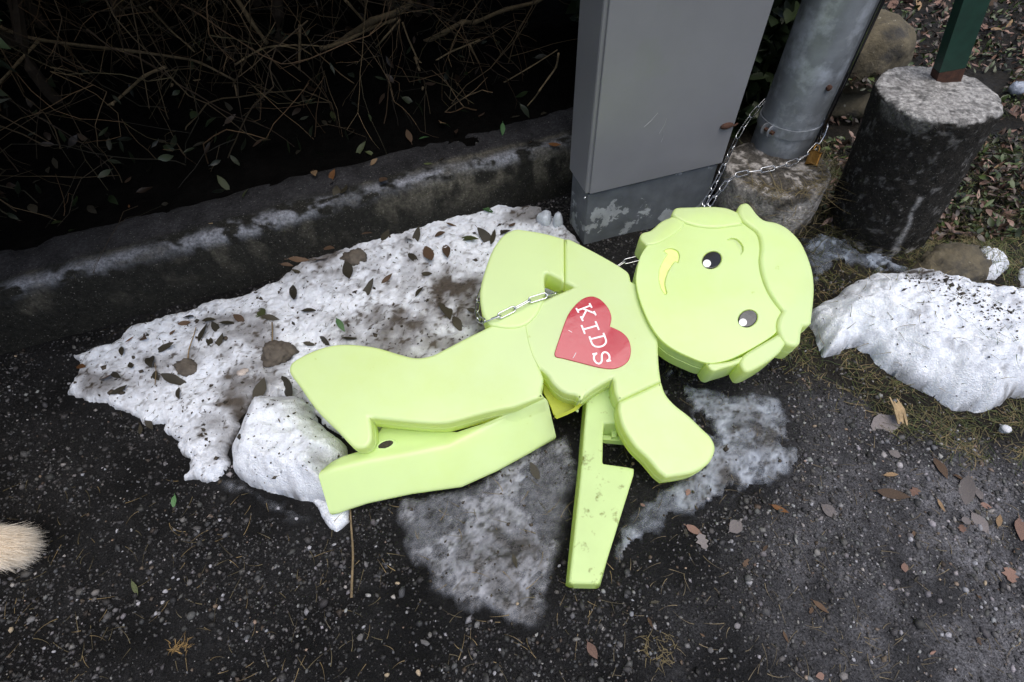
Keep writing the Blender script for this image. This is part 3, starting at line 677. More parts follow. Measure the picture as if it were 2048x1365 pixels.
# heart badge with its lettering
heart = [(1109, 707), (1120, 673), (1135, 632), (1150, 611), (1167, 597), (1185, 593), (1202, 600), (1217, 617), (1223, 635), (1220, 653), (1243, 664), (1257, 679), (1262, 699), (1258, 720), (1243, 733), (1223, 738), (1197, 735), (1161, 726), (1126, 717), (1112, 714)]
badge = plate('heart_badge', heart, .0022, .004, .0010, M_red, fig, corners=(9,))
def letter(ch, c, size, ang):
    S = {'K': [((-.32, -.5), (-.32, .5)), ((-.30, -.08), (.30, .46)), ((-.12, .08), (.34, -.46)), ((-.5, .47), (-.14, .47)), ((-.5, -.47), (-.14, -.47)), ((.14, .47), (.46, .47)), ((.16, -.47), (.52, -.47))],
         'I': [((0, -.5), (0, .5)), ((-.32, .47), (.32, .47)), ((-.32, -.47), (.32, -.47))],
         'D': [((-.26, -.5), (-.26, .5)), ((-.46, .46), (.05, .46), (.26, .36), (.38, .14), (.38, -.14), (.26, -.36), (.05, -.46), (-.46, -.46))],
         'S': [((.28, .26), (.20, .42), (0, .49), (-.22, .43), (-.32, .26), (-.22, .09), (.02, 0), (.25, -.08), (.36, -.26), (.24, -.43), (0, -.49), (-.22, -.42), (-.32, -.27)), ((.30, .50), (.30, .22)), ((-.34, -.50), (-.34, -.20))]}[ch]
    ca, sa = math.cos(ang), math.sin(ang); b = Bag()
    cx, cy = uv(*c)
    for si, st in enumerate(S):
        P = np.array([(cx + size * (x * ca - y * sa), cy + size * (x * sa + y * ca)) for x, y in st])
        if len(P) > 2: P = catmull(P, 3)
        tg = np.gradient(P, axis=0); tg /= np.linalg.norm(tg, axis=1)[:, None]; nn = np.stack([-tg[:, 1], tg[:, 0]], -1)
        hw = size * .055; zt = .0027 + si * .00006
        n = len(P); V = []
        for q, nv in zip(P, nn):
            for s, z in ((-1, .0015), (1, .0015), (1, zt), (-1, zt)):
                e = q + nv * hw * s; V.append(FO + FU * e[0] + FV * e[1] + FN * z)
        F = [(0, 1, 2, 3)[::-1], tuple((n - 1) * 4 + i for i in range(4))]
        for i in range(n - 1):
            for s in range(4): F.append((i * 4 + s, i * 4 + (s + 1) % 4, i * 4 + 4 + (s + 1) % 4, i * 4 + 4 + s))
        b.add(V, F)
    o = b.obj('letter', M_white); sub(o, badge); return o
for ch, c, a in (('K', (1172, 626), -62), ('I', (1180, 657), -68), ('D', (1197, 684), -70), ('S', (1203, 717), -73)):
    q0, q1 = np.array(uv(*c)), np.array(uv(c[0] + 40 * math.cos(math.radians(-a)), c[1] + 40 * math.sin(math.radians(-a)))); dv = q1 - q0
    letter(ch, c, .0250, math.atan2(dv[1], dv[0]))
for (xa, ya, xb, yb) in ((1137, 661, 1144, 665), (1146, 717, 1152, 706)):
    V, F = tube([on(xa, ya, .0024), on(xb, yb, .0024)], .0005, 4); o = wobj('scratch', V, F, M_white); sub(o, badge)
# torn hip: inside of the hollow body
pf = -.044
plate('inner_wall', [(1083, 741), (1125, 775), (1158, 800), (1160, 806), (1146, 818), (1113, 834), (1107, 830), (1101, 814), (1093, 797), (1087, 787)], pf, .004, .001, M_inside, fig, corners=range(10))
b = Bag()
rim = [(1158, 806), (1147, 817), (1128, 826), (1108, 834)]
P = [on(x, y, -.020) for x, y in rim] + [on(x, y, -.046) for x, y in rim]
V = np.array(P); V = np.vstack([V, V + np.array([.004, -.004, 0])])
b.add(V, [(0, 1, 5, 4), (1, 2, 6, 5), (2, 3, 7, 6), (8, 12, 13, 9), (9, 13, 14, 10), (10, 14, 15, 11), (0, 8, 9, 1), (1, 9, 10, 2), (2, 10, 11, 3)])
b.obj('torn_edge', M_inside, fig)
# torn-off leg, turned on its side: (upper back edge, front edge, lower edge)
leg_st = [((1086, 795, .097), (1095, 801, .088), (1112, 874, .040)), ((1062, 806, .100), (1068, 814, .080), (1086, 890, .036)), ((1029, 817, .083), (1040, 827, .072), (1058, 906, .032)), ((1000, 831, .080), (1004, 843, .068), (1026, 925, .030)),
          ((970, 845, .070), (970, 860, .066), (992, 943, .028)), ((940, 857, .060), (934, 876, .066), (958, 962, .026)), ((915, 864, .054), (897, 891, .066), (923, 975, .024)), ((885, 862, .050), (862, 899, .065), (875, 982, .024)), ((853, 858, .046), (824, 906, .065), (824, 989, .024)),
          ((810, 853, .044), (782, 913, .065), (778, 998, .024)), ((770, 850, .044), (748, 919, .065), (735, 1008, .024)), ((735, 898, .052), (706, 928, .065), (700, 1019, .022)), ((690, 911, .054), (672, 936, .064), (676, 1028, .021)), ((669, 922, .056), (639, 947, .062), (664, 1030, .020))]
leg_st = [leg_st[i] for i in (0, 2, 4, 6, 8, 10, 11, 12, 13)]
V = []
for T, E, B in leg_st:
    t_, e_, b_ = at(*T), at(*E), at(*B)
    hid = b_ + (t_ - e_) * .9; hid[2] = min(b_[2], t_[2] - .02) - .012
    def rnd(p, q, r, dd=.0035):
        a = (q - p); c = (r - p); la, lc = np.linalg.norm(a), np.linalg.norm(c)
        s = min(dd, la * .4, lc * .4)
        return [p + a / la * s * 2.2, p + a / la * s, p + (a / la + c / lc) * s * .3, p + c / lc * s, p + c / lc * s * 2.2]
    ring = rnd(t_, hid, e_, .004) + rnd(e_, t_, b_) + rnd(b_, e_, hid) + [hid]
    V += ring
n = 16; S_ = len(leg_st); F = []
for i in range(S_ - 1):
    for s in range(n): F.append((i * n + s, (i + 1) * n + s, (i + 1) * n + (s + 1) % n, i * n + (s + 1) % n))
ec = len(V); V = np.array(V); n_leg = n
last = V[(S_ - 1) * n:S_ * n]; inn = last.mean(0) + (last - last.mean(0)) * .93 + np.array([-.003, -.001, 0])
V = np.vstack([V, inn])
for s in range(n): F.append(((S_ - 1) * n + s, ec + s, ec + (s + 1) % n, (S_ - 1) * n + (s + 1) % n))
F.append(tuple(ec + s for s in range(n)))
leg = wobj('broken_leg', V, F, M_plast, fig, True); leg['label'] = 'leg torn off at the hip and turned on its side'
for q_, p in enumerate(leg.data.polygons): p.use_smooth = q_ < (S_ - 1) * n_leg
sol = leg.modifiers.new('wall', 'SOLIDIFY'); sol.thickness = .003; sol.offset = 0
# bolt hole with dirt
hp = ell((771, 889), 19, 8, -.35, 14)
zt = .0615
ring0 = [at(x, y, zt) for x, y in hp]; c_ = np.mean(ring0, 0)
V = [c_ + (p - c_) * 1.25 + [0, 0, -.004] for p in ring0] + [p + [0, 0, .0005] for p in ring0] + [c_ + (p - c_) * .85 + [0, 0, -.001] for p in ring0] + [c_ + [0, 0, -.001]]
n = len(ring0)
o = wobj('socket', V[:2 * n] + V[2 * n:3 * n], [(i, (i + 1) % n, n + (i + 1) % n, n + i) for i in range(n)] + [(n + i, n + (i + 1) % n, 2 * n + (i + 1) % n, 2 * n + i) for i in range(n)], M_plastd, None, True); sub(o, leg)
o = wobj('dirt_plug', V[2 * n:], [(i, (i + 1) % n, n) for i in range(n)], M_dirt); sub(o, leg)
# stand
zf = lambda y: .066 - (y - 800) / 370 * .030
front = [(1178, 760), (1172, 814), (1168, 860), (1163, 929), (1158, 978), (1153, 1024), (1146, 1090), (1138, 1163), (1142, 1168), (1196, 1169), (1200, 1164), (1230, 1070), (1268, 948), (1268, 937), (1255, 934), (1205, 927), (1206, 880), (1208, 847), (1240, 846), (1262, 846), (1275, 820), (1270, 760)]
P1 = np.array([at(x, y, zf(y)) for x, y in front])
bot = [(x - (7 if i < 8 else 0), y + (9 if i in (7, 8, 9, 10) else 2)) for i, (x, y) in enumerate(front)]
P0 = np.array([at(x, y, .006) for x, y in bot])
for i in range(11, len(front)): P0[i, :2] = P1[i, :2]
cI = P1.mean(0)
n = len(front)
import bmesh
bm = bmesh.new()
v1 = [bm.verts.new(p) for p in P1]; v0 = [bm.verts.new(p) for p in P0]
ft = bm.faces.new(v1); bm.faces.new(v0[::-1])
for i in range(n): bm.faces.new((v1[i], v0[i], v0[(i + 1) % n], v1[(i + 1) % n]))
bmesh.ops.recalc_face_normals(bm, faces=bm.faces)
fe = [e for e in bm.edges if (e.verts[0] in v1 and e.verts[1] in v1)] + [e for e in bm.edges if {e.verts[0], e.verts[1]} & {v1[8], v1[9], v1[12], v1[15], v1[17]} and not (e.verts[0] in v1 and e.verts[1] in v1)]
bmesh.ops.bevel(bm, geom=list(set(fe)), offset=.0035, segments=3, affect='EDGES', profile=.5)
bmesh.ops.triangulate(bm, faces=[f for f in bm.faces if len(f.verts) > 4])
me = bpy.data.meshes.new('stand'); bm.to_mesh(me); bm.free(); me.materials.append(M_plastd)
for p in me.polygons: p.use_smooth = p.area < 2e-4
st = link('stand', me); local(st, fig); st['label'] = 'scuffed support stand with a slot, splayed out below the arm'
bb = Bag()
def bar(a, b, wd, hh):
    a, b = np.array(a), np.array(b); d_ = (b - a) / np.linalg.norm(b - a); s_ = np.array([-d_[1], d_[0], 0]) * wd
    V = [c + s_ * k + np.array([0, 0, z]) for c in (a, b) for k, z in ((-1, -hh), (1, -hh), (1, hh), (-1, hh))]
    bb.add(V, [(3, 2, 1, 0), (4, 5, 6, 7), (0, 1, 5, 4), (1, 2, 6, 5), (2, 3, 7, 6), (3, 0, 4, 7)])
bar(at(1200, 878, .022), at(1262, 884, .022), .004, .006); bar(at(1226, 850, .03), at(1228, 878, .03), .004, .006)
o = bb.obj('slot_bar', M_plastd); sub(o, st)

# ------------------------------------------------------------------ chain and padlock
def link_mesh(L=.034, Wd=.0115, r=.0013):
    hs = Wd / 2 - r; hl = L / 2 - Wd / 2; pts = []
    for s in range(9): a = -math.pi / 2 + math.pi * s / 8; pts.append((hl + hs * math.cos(a), hs * math.sin(a), 0))
    for s in range(9): a = math.pi / 2 + math.pi * s / 8; pts.append((-hl + hs * math.cos(a), hs * math.sin(a), 0))
    pts = np.array(pts); n = len(pts); V = []; F = []
    for i in range(n):
        t_ = pts[(i + 1) % n] - pts[i - 1]; t_ /= np.linalg.norm(t_); a = np.array([-t_[1], t_[0], 0])
        for s in range(6):
            th = 2 * math.pi * s / 6; V.append(pts[i] + r * (math.cos(th) * a + math.sin(th) * np.array([0, 0, 1])))
    for i in range(n):
        for s in range(6): F.append((i * 6 + s, i * 6 + (s + 1) % 6, ((i + 1) % n) * 6 + (s + 1) % 6, ((i + 1) % n) * 6 + s))
    return mesh('chain_link', V, F, M_steel, True)
LM = link_mesh()
chain = empty('chain', on(1090, 590, .01), 'shiny steel link chain from the figure arm to the padlock at the pole', 'chain')
def chain_path(P, pitch=.0285, upv=(0, 0, 1), roll0=0):
    P = catmull(P, 12); s = np.concatenate([[0], np.cumsum(np.linalg.norm(np.diff(P, axis=0), axis=1))]); n = int(s[-1] / pitch)
    for i in range(n):
        a, b = [np.array([np.interp((i + k) * pitch, s, P[:, c]) for c in range(3)]) for k in (0, 1)]
        x = (b - a) / np.linalg.norm(b - a); z = np.array(upv, float); z -= x * (z @ x); z /= np.linalg.norm(z); y = np.cross(z, x)
        ro = (math.pi * .27 if i % 2 else -math.pi * .23) + roll0 + R.uniform(-.12, .12)
        y2 = y * math.cos(ro) + z * math.sin(ro); z2 = np.cross(x, y2); c = (a + b) / 2
        o = link('link', LM); o.matrix_world = Matrix([(x[k], y2[k], z2[k], c[k]) for k in range(3)] + [(0, 0, 0, 1)]); local(o, chain)
chain_path([on(1128, 588, -.03), on(1108, 590, -.006), on(1092, 591, .009), on(1062, 600, .009), on(1030, 617, .009), on(1000, 632, .009), on(978, 642, .009), on(962, 643, -.006), on(954, 630, -.03), on(956, 605, -.045), on(966, 575, -.05)], roll0=.1, upv=FN)
hz = lambda x, y, z: at(x, y, z)
chain_path([hz(1395, 440, .11), hz(1408, 408, .135), hz(1428, 372, .13), hz(1447, 332, .135), hz(1462, 300, .14), hz(1476, 272, .15), hz(1500, 235, .17), hz(1535, 195, .19)])
chain_path([hz(1405, 440, .11), hz(1420, 408, .13), hz(1440, 382, .128), hz(1462, 356, .133), hz(1490, 346, .132), hz(1530, 340, .132), hz(1580, 328, .133), hz(1615, 310, .138), hz(1636, 288, .15), hz(1650, 262, .16), hz(1658, 235, .17)])
chain_path([hz(1225, 540, .07), hz(1240, 527, .075), hz(1275, 518, .08), hz(1290, 512, .085)])
lk = empty('padlock', hz(1630, 330, .125), 'small brass padlock hanging on the chain beside the pole foot', 'padlock')
a0 = hz(1622, 330, .124); ax = hz(1636, 292, .150) - a0; ax /= np.linalg.norm(ax); rt = np.array([.9, .3, 0]); rt -= ax * (rt @ ax); rt /= np.linalg.norm(rt); nf_ = np.cross(rt, ax)
bm = bmesh.new(); bmesh.ops.create_cube(bm, size=1)
for v in bm.verts: v.co = Vector([float(c) for c in a0 + rt * v.co.x * .019 + nf_ * v.co.y * .010 + ax * (v.co.z + .5) * .026])
bmesh.ops.bevel(bm, geom=list(bm.edges), offset=.002, segments=2, affect='EDGES', profile=.5)
me = bpy.data.meshes.new('lock_body'); bm.to_mesh(me); bm.free(); me.materials.append(M_brass); local(link('lock_body', me), lk)
sh = [a0 + rt * (.0065 * math.cos(q)) + ax * (.034 + .0065 * math.sin(q)) for q in np.linspace(0, math.pi, 9)]
sh = [a0 + rt * .0065 + ax * .024] + sh + [a0 - rt * .0065 + ax * .024]
V, F = tube(sh, .0017, 6); wobj('shackle', V, F, M_brass, lk, True)

# ------------------------------------------------------------------ gravel and pebbles
N_ = 150000
xy = np.stack([NR.uniform(-1.25, 1.5, N_), NR.uniform(-.1, 1.15, N_)], -1)
sk = soil_mask(xy[:, 0], xy[:, 1]); cl = fbm(xy[:, 0], xy[:, 1], 6, 4, 12)
ok = (xy[:, 1] < kerb_y(xy[:, 0]) - .004) & (NR.random(N_) > sk * .8) & (NR.random(N_) < .35 + 1.3 * sstep(.3, .7, cl))
for x0, y0, r, Z, k in PATCH:
    i = np.round((xy[:, 0] - x0) / r).astype(int); j = np.round((xy[:, 1] - y0) / r).astype(int)
    ins = (i >= 0) & (j >= 0) & (i < Z.shape[0]) & (j < Z.shape[1]); ii = np.where(ins)[0]
    ok[ii] &= ~k[i[ii], j[ii]]
xy = xy[ok]; n = len(xy)
sz = np.exp(NR.normal(math.log(.0018), .45, n)).clip(.0008, .0075)
z = ground_z(xy[:, 0], xy[:, 1])
greyv = sstep(.05, .75, xy[:, 0] * .9 + (.35 - xy[:, 1]) * .5 + (fbm(xy[:, 0], xy[:, 1], 3.5, 4, 7) - .5) * .8)
val = np.exp(NR.normal(math.log(.048), .7, n)).clip(.010, .22) * (.7 + 1.3 * greyv); br = NR.random(n) < .05 + .05 * greyv; val[br] = NR.uniform(.10, .36, br.sum())
val *= .75; cc = val[:, None] * np.stack([NR.uniform(.95, 1.08, n), np.ones(n), NR.uniform(.95, 1.12, n)], -1); wm = NR.random(n) < .05; cc[wm] *= [1.25, .95, .7]
scl = sz[:, None] * NR.uniform(.6, 1.4, (n, 3)) * [1, 1, .7]
tm = [rock_template(OCT, .2, k) for k in range(3)] + [rock_template(ICO, .25, k) for k in range(2)]
V, F, C = merge(tm, np.stack([xy[:, 0], xy[:, 1], z + sz * .08], -1), randrot(n, .6), scl, cc)
tag(wobj('gravel', V, F, M_stone, col=C), 'loose dark grit and gravel on the asphalt', 'gravel', kind='stuff')
PBM = []
for k in range(6):
    V, F = rock_template(ICO, .32, 40 + k)
    PBM.append([mesh('pebble', V, F, mt) for mt in (mat('pebble_white%d' % k, c, rough=.7, var=.45, nscale=1.2, bump=.5, bscale=400) for c in ((.32, .32, .35), (.11, .107, .11), (.36, .29, .20)))])
def pebble(px, py, s, ci, lab, grp):
    p = at(px, py, 0); z = surf_z(p[0], p[1])
    o = link('pebble', PBM[R.randrange(6)][ci]); o.location = (p[0], p[1], z + s * .12); o.rotation_euler = (R.uniform(-.4, .4), R.uniform(-.4, .4), R.uniform(0, 6.28))
    o.scale = (s * R.uniform(.3, .65), s * R.uniform(.25, .5), s * R.uniform(.25, .45)); return tag(o, lab, 'pebble', grp)
for (x, y, s) in [(330, 1182, .0085), (440, 1041, .007), (325, 1205, .006), (312, 1227, .007), (236, 1063, .006), (422, 1133, .008), (356, 1158, .007), (448, 1192, .008), (441, 1217, .007), (90, 1297, .006), (108, 1304, .006), (620, 1097, .007), (752, 1094, .007),
                  (727, 1255, .008), (670, 1090, .006), (300, 1140, .006), (345, 1155, .006), (1412, 1003, .007), (1623, 1009, .007), (1757, 1090, .006), (1821, 1079, .010), (1712, 1123, .007), (1515, 1128, .006), (1830, 984, .008), (1878, 981, .005), (1996, 999, .006),
                  (1998, 852, .006), (1300, 1123, .006), (1515, 1133, .005), (1960, 1215, .006), (1990, 1218, .006), (1895, 1270, .009), (1740, 1325, .008), (1705, 1320, .007), (990, 1347, .008), (1000, 1300, .006), (560, 1020, .006), (595, 1040, .007), (275, 1207, .007), (155, 1200, .005)]:
    pebble(x, y, s, 0, ('larger' if s > .0075 else 'small') + ' pale pebble on dark grit ' + ('at lower left below the dog tail' if x < 400 else 'between the dog tail and the thin brown stick' if x < 700 else 'below the grey ice sheet' if x < 1100 else 'in the lower right quarter'), 'pale pebbles on the asphalt')
for (x, y, s) in [(795, 1168, .009), (1035, 1212, .007), (836, 1345, .008), (773, 1350, .008), (1970, 1167, .006), (25, 1260, .010)]:
    pebble(x, y, s, 2, 'small tan pebble standing out warm among the grey grit', 'tan pebbles among the grit')
for (x, y, s) in [(318, 1228, .010), (378, 1165, .010), (850, 1285, .011), (720, 1275, .012), (1545, 1110, .009), (1990, 1270, .010), (1690, 1190, .010), (500, 1260, .010), (640, 1130, .010), (950, 1310, .010), (1240, 1290, .010), (1420, 1300, .011)]:
    pebble(x, y, s, 1, 'mid grey angular stone set in the dark gritty asphalt', 'grey stones in the asphalt')
p = at(2012, 857, .012); V, F = rock_template(ICO3, .3, 77)
tag(wobj('ice_chunk', V * [.009, .008, .007] + [p[0], p[1], .008], F, M_ice, smooth=False, col=np.tile([.55, .57, .62], (len(V), 1))), 'glassy chunk of ice below the snow bank at the right edge', 'ice')
p = at(2030, 183, .01); V, F = rock_template(ICO3, .3, 78)
tag(wobj('ice_chunk', V * [.022, .02, .014] + [p[0], p[1], .02], F, M_ice, smooth=False, col=np.tile([.30, .34, .42], (len(V), 1))), 'bluish chunk of ice in the leaf litter right of the pillar top', 'ice')
# clods on the snow
for (x, y, s, lb, sd) in [(545, 697, (.028, .022, .020), 'grey-brown flat stone half sunk in the snow left of the foot', 3), (368, 725, (.016, .013, .012), 'small muddy clod with a leaf stuck to it on the snow', 4), (705, 503, (.026, .018, .012), 'dark brown wet clod in the snow against the kerb', 5),
                          (480, 738, (.012, .008, .004), 'tiny pale stone almost buried in the snow', 6)]:
    p = at(x, y, .035); V, F = rock_template(ICO4, .3, sd); V = V * (1 + .7 * (fbm(V[:, 0] + V[:, 2] * .7, V[:, 1] - V[:, 2] * .5, 2.2, 4, sd)[:, None] - .5))
    o = wobj('stone', V * s + [p[0], p[1], surf_z(p[0], p[1]) + s[2] * .15], F, mat('wet_clod%d' % sd, (.085, .072, .058) if sd != 6 else (.42, .37, .34), rough=.8, var=.5, nscale=70, bump=.8, bscale=200), smooth=True); tag(o, lb, 'stone')

# ------------------------------------------------------------------ leaves
LT = [leaf_template(k) for k in range(6)]; LL = [leaf_template(20 + k, 6, True) for k in range(3)]
LMESH = {(k, i): mesh('leaf', *(LT + LL)[i], LEAFM[k], True) for k in LEAFM for i in range(9)}
def leaf(px, py, Lpx, ang, kind, label, group=None, lob=False, z=None, tilt=.18, name='leaf', lift=.002):
    p = at(px, py, 0)
    if z is None:
        for _ in range(3): zz = surf_z(p[0], p[1]); p = at(px, py, zz)
    else: p = at(px, py, z); zz = z
    q = at(px + 10 * math.cos(ang), py + 10 * math.sin(ang), zz) - p
    L = Lpx / 10 * min(np.linalg.norm(q), 1.25 * np.linalg.norm(at(px + 10, py, zz) - p))
    o = link(name, LMESH[(kind, R.randrange(6, 9) if lob else R.randrange(6))])
    o.location = (p[0], p[1], zz + lift); o.rotation_euler = (R.gauss(0, tilt), R.gauss(0, tilt), math.atan2(q[1], q[0]) - math.pi / 2)
    o.scale = (L * R.uniform(.85, 1.2) * (1.6 if kind in ('grey', 'pink') else 1), L, L * R.uniform(.6, 1)); return tag(o, label, 'leaf', group)
def zone(x, y):
    if x < 330: return 'at the left tip of the patch'
    if x < 480: return 'left of the mud clod' if y > 690 else 'near the kerb, above the mud clod'
    if x < 660: return 'beside the foot of the figure' if y > 600 else 'against the kerb near the middle'
    if x < 860: return 'above the bent leg' if y > 540 else 'under the kerb above the bent leg'
    return 'beside the upper arm' if y > 500 else 'in the top corner near the cabinet'
def szw(l): return 'small' if l < 22 else ('middling' if l < 31 else 'large')
G1 = 'dark leaves scattered on the big snow patch'; L1 = 'shrivelled dark leaf lying on the big dirty snow patch'
rd = math.radians
for (x, y, l, a) in [(334, 697, 48, -12), (441, 684, 27, -55), (421, 687, 22, 70), (434, 659, 24, 60), (419, 642, 24, -10), (459, 649, 30, -12), (408, 667, 32, -65), (384, 636, 27, -30), (302, 724, 24, 80), (263, 734, 15, 70), (233, 752, 20, 30), (245, 705, 19, 80),
                     (241, 782, 32, -30), (314, 753, 20, 60), (352, 763, 40, 15), (359, 788, 22, 80), (542, 637, 28, 10), (588, 589, 34, 80), (619, 623, 26, -15), (651, 684, 28, 30), (522, 781, 40, -60), (580, 778, 48, 55), (563, 541, 34, 20), (595, 546, 18, 0), (697, 544, 30, 80),
                     (771, 474, 24, -60), (834, 474, 28, -60), (817, 481, 15, 0), (975, 480, 38, 45), (987, 477, 26, -70), (1007, 468, 28, -12), (891, 622, 38, 65), (945, 623, 20, 10), (737, 582, 38, -50), (839, 585, 20, -40), (915, 650, 26, 60), (828, 518, 24, 40), (855, 550, 22, 10), (300, 850, 20, 60), (283, 862, 18, 80), (620, 690, 20, 10), (700, 680, 26, 5)]:
    leaf(x, y, l * 1.2, rd(a), 'dark', '%s shrivelled dark leaf on the snow %s' % (szw(l), zone(x, y)), G1, tilt=.3)
G2 = 'brown leaves on the big snow patch'; L2 = 'dry rust-brown leaf lying on the big dirty snow patch'
for (x, y, l, a) in [(371, 648, 22, -10), (346, 667, 16, -30), (289, 677, 24, 20), (213, 757, 30, 50), (598, 523, 34, -10), (553, 716, 26, 70), (858, 512, 40, 70), (893, 506, 30, 80), (775, 559, 24, -30), (735, 470, 22, 20), (1025, 452, 16, -50), (903, 452, 18, 0), (660, 500, 24, 20), (640, 522, 26, -30), (880, 470, 20, -10), (480, 640, 20, 30), (575, 532, 20, 0)]:
    leaf(x, y, l * 1.2, rd(a), 'brown', '%s dry rust-brown leaf on the snow %s' % (szw(l), zone(x, y)), G2, tilt=.3)
for (x, y, l, a, k, lb) in [(682, 652, 28, 60, 'green', 'fresh green leaf on the snow above the foot of the figure'), (938, 480, 40, 0, 'olive', 'olive leaf with curled edge on the snow nearest the upper arm'), (523, 631, 32, 80, 'olive', 'olive leaf standing against a dark one on the snow below the kerb'),
                            (975, 423, 32, 25, 'green', 'green leaf on the snow edge right under the kerb'), (164, 735, 24, 10, 'orange', 'orange leaf at the left tip of the snow patch'), (261, 681, 20, -30, 'orange', 'orange leaf at the upper left rim of the snow patch'),
                            (1070, 945, 40, 60, 'dark', 'dark leaf on the ice below the torn hip'), (1030, 1125, 32, 75, 'dark', 'black oval leaf on the grey ice sheet near the stand foot'), (350, 1005, 26, 100, 'green', 'bright green leaf on black grit near the dog tail'),
                            (272, 1178, 30, 70, 'olive', 'olive leaf on the black grit at lower left'), (1110, 292, 26, 10, 'orange', 'orange leaf on the kerb beside the cabinet'),
                            (1559, 1020, 38, 25, 'orange', 'russet curled leaf on the asphalt right of the stand'), (1471, 1054, 34, -40, 'grey', 'grey-brown leaf flat on the asphalt right of the stand'), (1387, 1062, 36, 30, 'pink', 'pinkish leaf on the asphalt beside the patchy ice'),
                            (1404, 1085, 34, 70, 'grey', 'faded lobed leaf below the pinkish leaf beside the patchy ice'), (1770, 850, 66, -15, 'grey', 'large smooth grey leaf below the snow bank'), (1932, 984, 52, 95, 'grey', 'grey leaf with a bright midrib fold on the grass edge'),
                            (1956, 990, 30, 60, 'grey', 'small grey leaf tucked behind the folded grey one'), (1880, 938, 50, 60, 'brown', 'reddish brown leaf on the grass below the snow bank'), (1915, 956, 30, 50, 'brown', 'small brown leaf beside the reddish one on the grass'),
                            (1970, 1013, 24, 20, 'pink', 'small pink-brown leaf right of the grey leaves'), (1959, 1048, 54, 50, 'grey', 'crumpled grey leaf on the asphalt near the right edge'), (1930, 1043, 30, 0, 'grey', 'grey leaf scrap left of the crumpled leaf near the right edge'),
                            (1996, 1043, 24, -80, 'tan', 'tan leaf standing on edge near the right edge'), (2038, 1061, 44, 80, 'pink', 'pale tan leaf cut by the right edge of the photo'), (1880, 1013, 30, 60, 'tan', 'narrow tan leaf between grass and asphalt'),
                            (1781, 951, 28, 0, 'tan', 'small tan leaf in the dark earth right of the ice'), (1789, 910, 28, 30, 'grey', 'grey leaf in the grass below the large smooth leaf'), (1783, 990, 70, 10, 'brown', 'large dark brown leaf pressed into the earth'),
                            (1657, 1024, 40, 40, 'grey', 'grey-brown leaf on earth right of the russet one'), (2018, 1152, 32, 80, 'pink', 'pinkish lobed leaf on the grey asphalt at the right edge'), (1185, 1302, 38, 60, 'pink', 'pinkish leaf on the grit at the bottom middle'), (1300, 1247, 26, 70, 'brown', 'dark red-brown leaf on the grit at the bottom'),
                            (1570, 1275, 26, 70, 'brown', 'brown leaf scrap on the grey grit at lower right'), (1640, 1215, 40, 40, 'brown', 'narrow brown leaf strip on the grey grit at lower right')]:
    leaf(x, y, l, rd(a), k, lb, lob='lobed' in lb, tilt=.2)
# litter of the shaded hedge foot
cnt = 0
while cnt < 44:
    x = R.uniform(0, 1150); y = R.uniform(200, 480); p = at(x, y, .135)
    if p[1] < kerb_y(p[0]) + .02 or p[0] > .12: continue
    k = R.choice(['dark', 'dark', 'dark', 'olive', 'brown']); leaf(x, y, R.uniform(16, 30), R.uniform(0, 6.28), k, '%s leaf in the shaded litter behind the kerb, %s' % ({'dark': 'blackish', 'olive': 'dull olive', 'brown': 'brown'}[k], 'far left' if x < 330 else 'left of the middle' if x < 620 else 'towards the cabinet'), 'leaf litter under the hedge', tilt=.4); cnt += 1
for (x, y, l, a, k, lb) in [(122, 453, 24, -20, 'olive', 'yellowish green leaf in the shaded litter at far left above the kerb'), (265, 422, 12, 60, 'orange', 'tiny orange leaf on the dark kerb top'), (632, 355, 26, 70, 'tan', 'tan leaf standing in the litter behind the kerb'), (668, 360, 24, -40, 'orange', 'orange leaf with twig behind the kerb'),
                            (750, 332, 18, -30, 'tan', 'small pale leaf in the litter under the branches'), (770, 370, 28, 40, 'brown', 'brown leaf on the pale kerb edge'), (850, 285, 22, 10, 'green', 'green leaf lit among the lower hedge twigs'), (885, 255, 30, -70, 'tan', 'curled dead leaf hanging on the lowest hedge branch'),
                            (1005, 268, 22, 80, 'green', 'yellow-green leaf in the dark hedge right of the dead leaf'), (495, 398, 30, -30, 'olive', 'olive leaf on the kerb top in the middle')]:
    leaf(x, y, l, rd(a), k, lb, z=None, lift=.01, tilt=.4)
# upper right litter: reddish dry leaves round the pillar
cnt = 0
while cnt < 90:
    x = R.uniform(1690, 2110); y = R.uniform(-60, 420); p = at(x, y, 0)
    if x < 1800 and y > 60 or (y > 120 and x < 1985) or (y > 330): continue
    leaf(x, y, R.uniform(14, 26), R.uniform(0, 6.28), k := R.choice(['pink', 'pink', 'tan', 'brown', 'brown', 'brown']), '%s dry leaf in the litter %s the green post' % ({'pink': 'pinkish', 'tan': 'tan', 'brown': 'red-brown'}[k], 'left of' if x < 1900 else 'right of'), 'leaf litter behind the pillar', lob=R.random() < .3, tilt=.5, lift=.008); cnt += 1
cnt = 0
while cnt < 20:
    x = R.uniform(1860, 2048); y = R.uniform(250, 480)
    if x < 2010 - (y - 200) * .55: continue
    leaf(x, y, R.uniform(14, 24), R.uniform(0, 6.28), R.choice(['pink', 'brown', 'tan']), 'dry leaf scrap in the dark grass right of the pillar', 'leaf scraps right of the pillar', tilt=.5, lift=.006); cnt += 1
cnt = 0
while cnt < 24:
    x = R.uniform(1240, 2040); y = R.uniform(960, 1360)
    leaf(x, y, R.uniform(10, 20), R.uniform(0, 6.28), R.choice(['brown', 'brown', 'pink', 'dark']), 'tiny leaf scrap on the asphalt, ' + ('below the stand' if x < 1450 else 'near the right edge' if x > 1750 else 'at lower right, away from the edge'), 'leaf scraps on the asphalt', lob=R.random() < .5, tilt=.3); cnt += 1
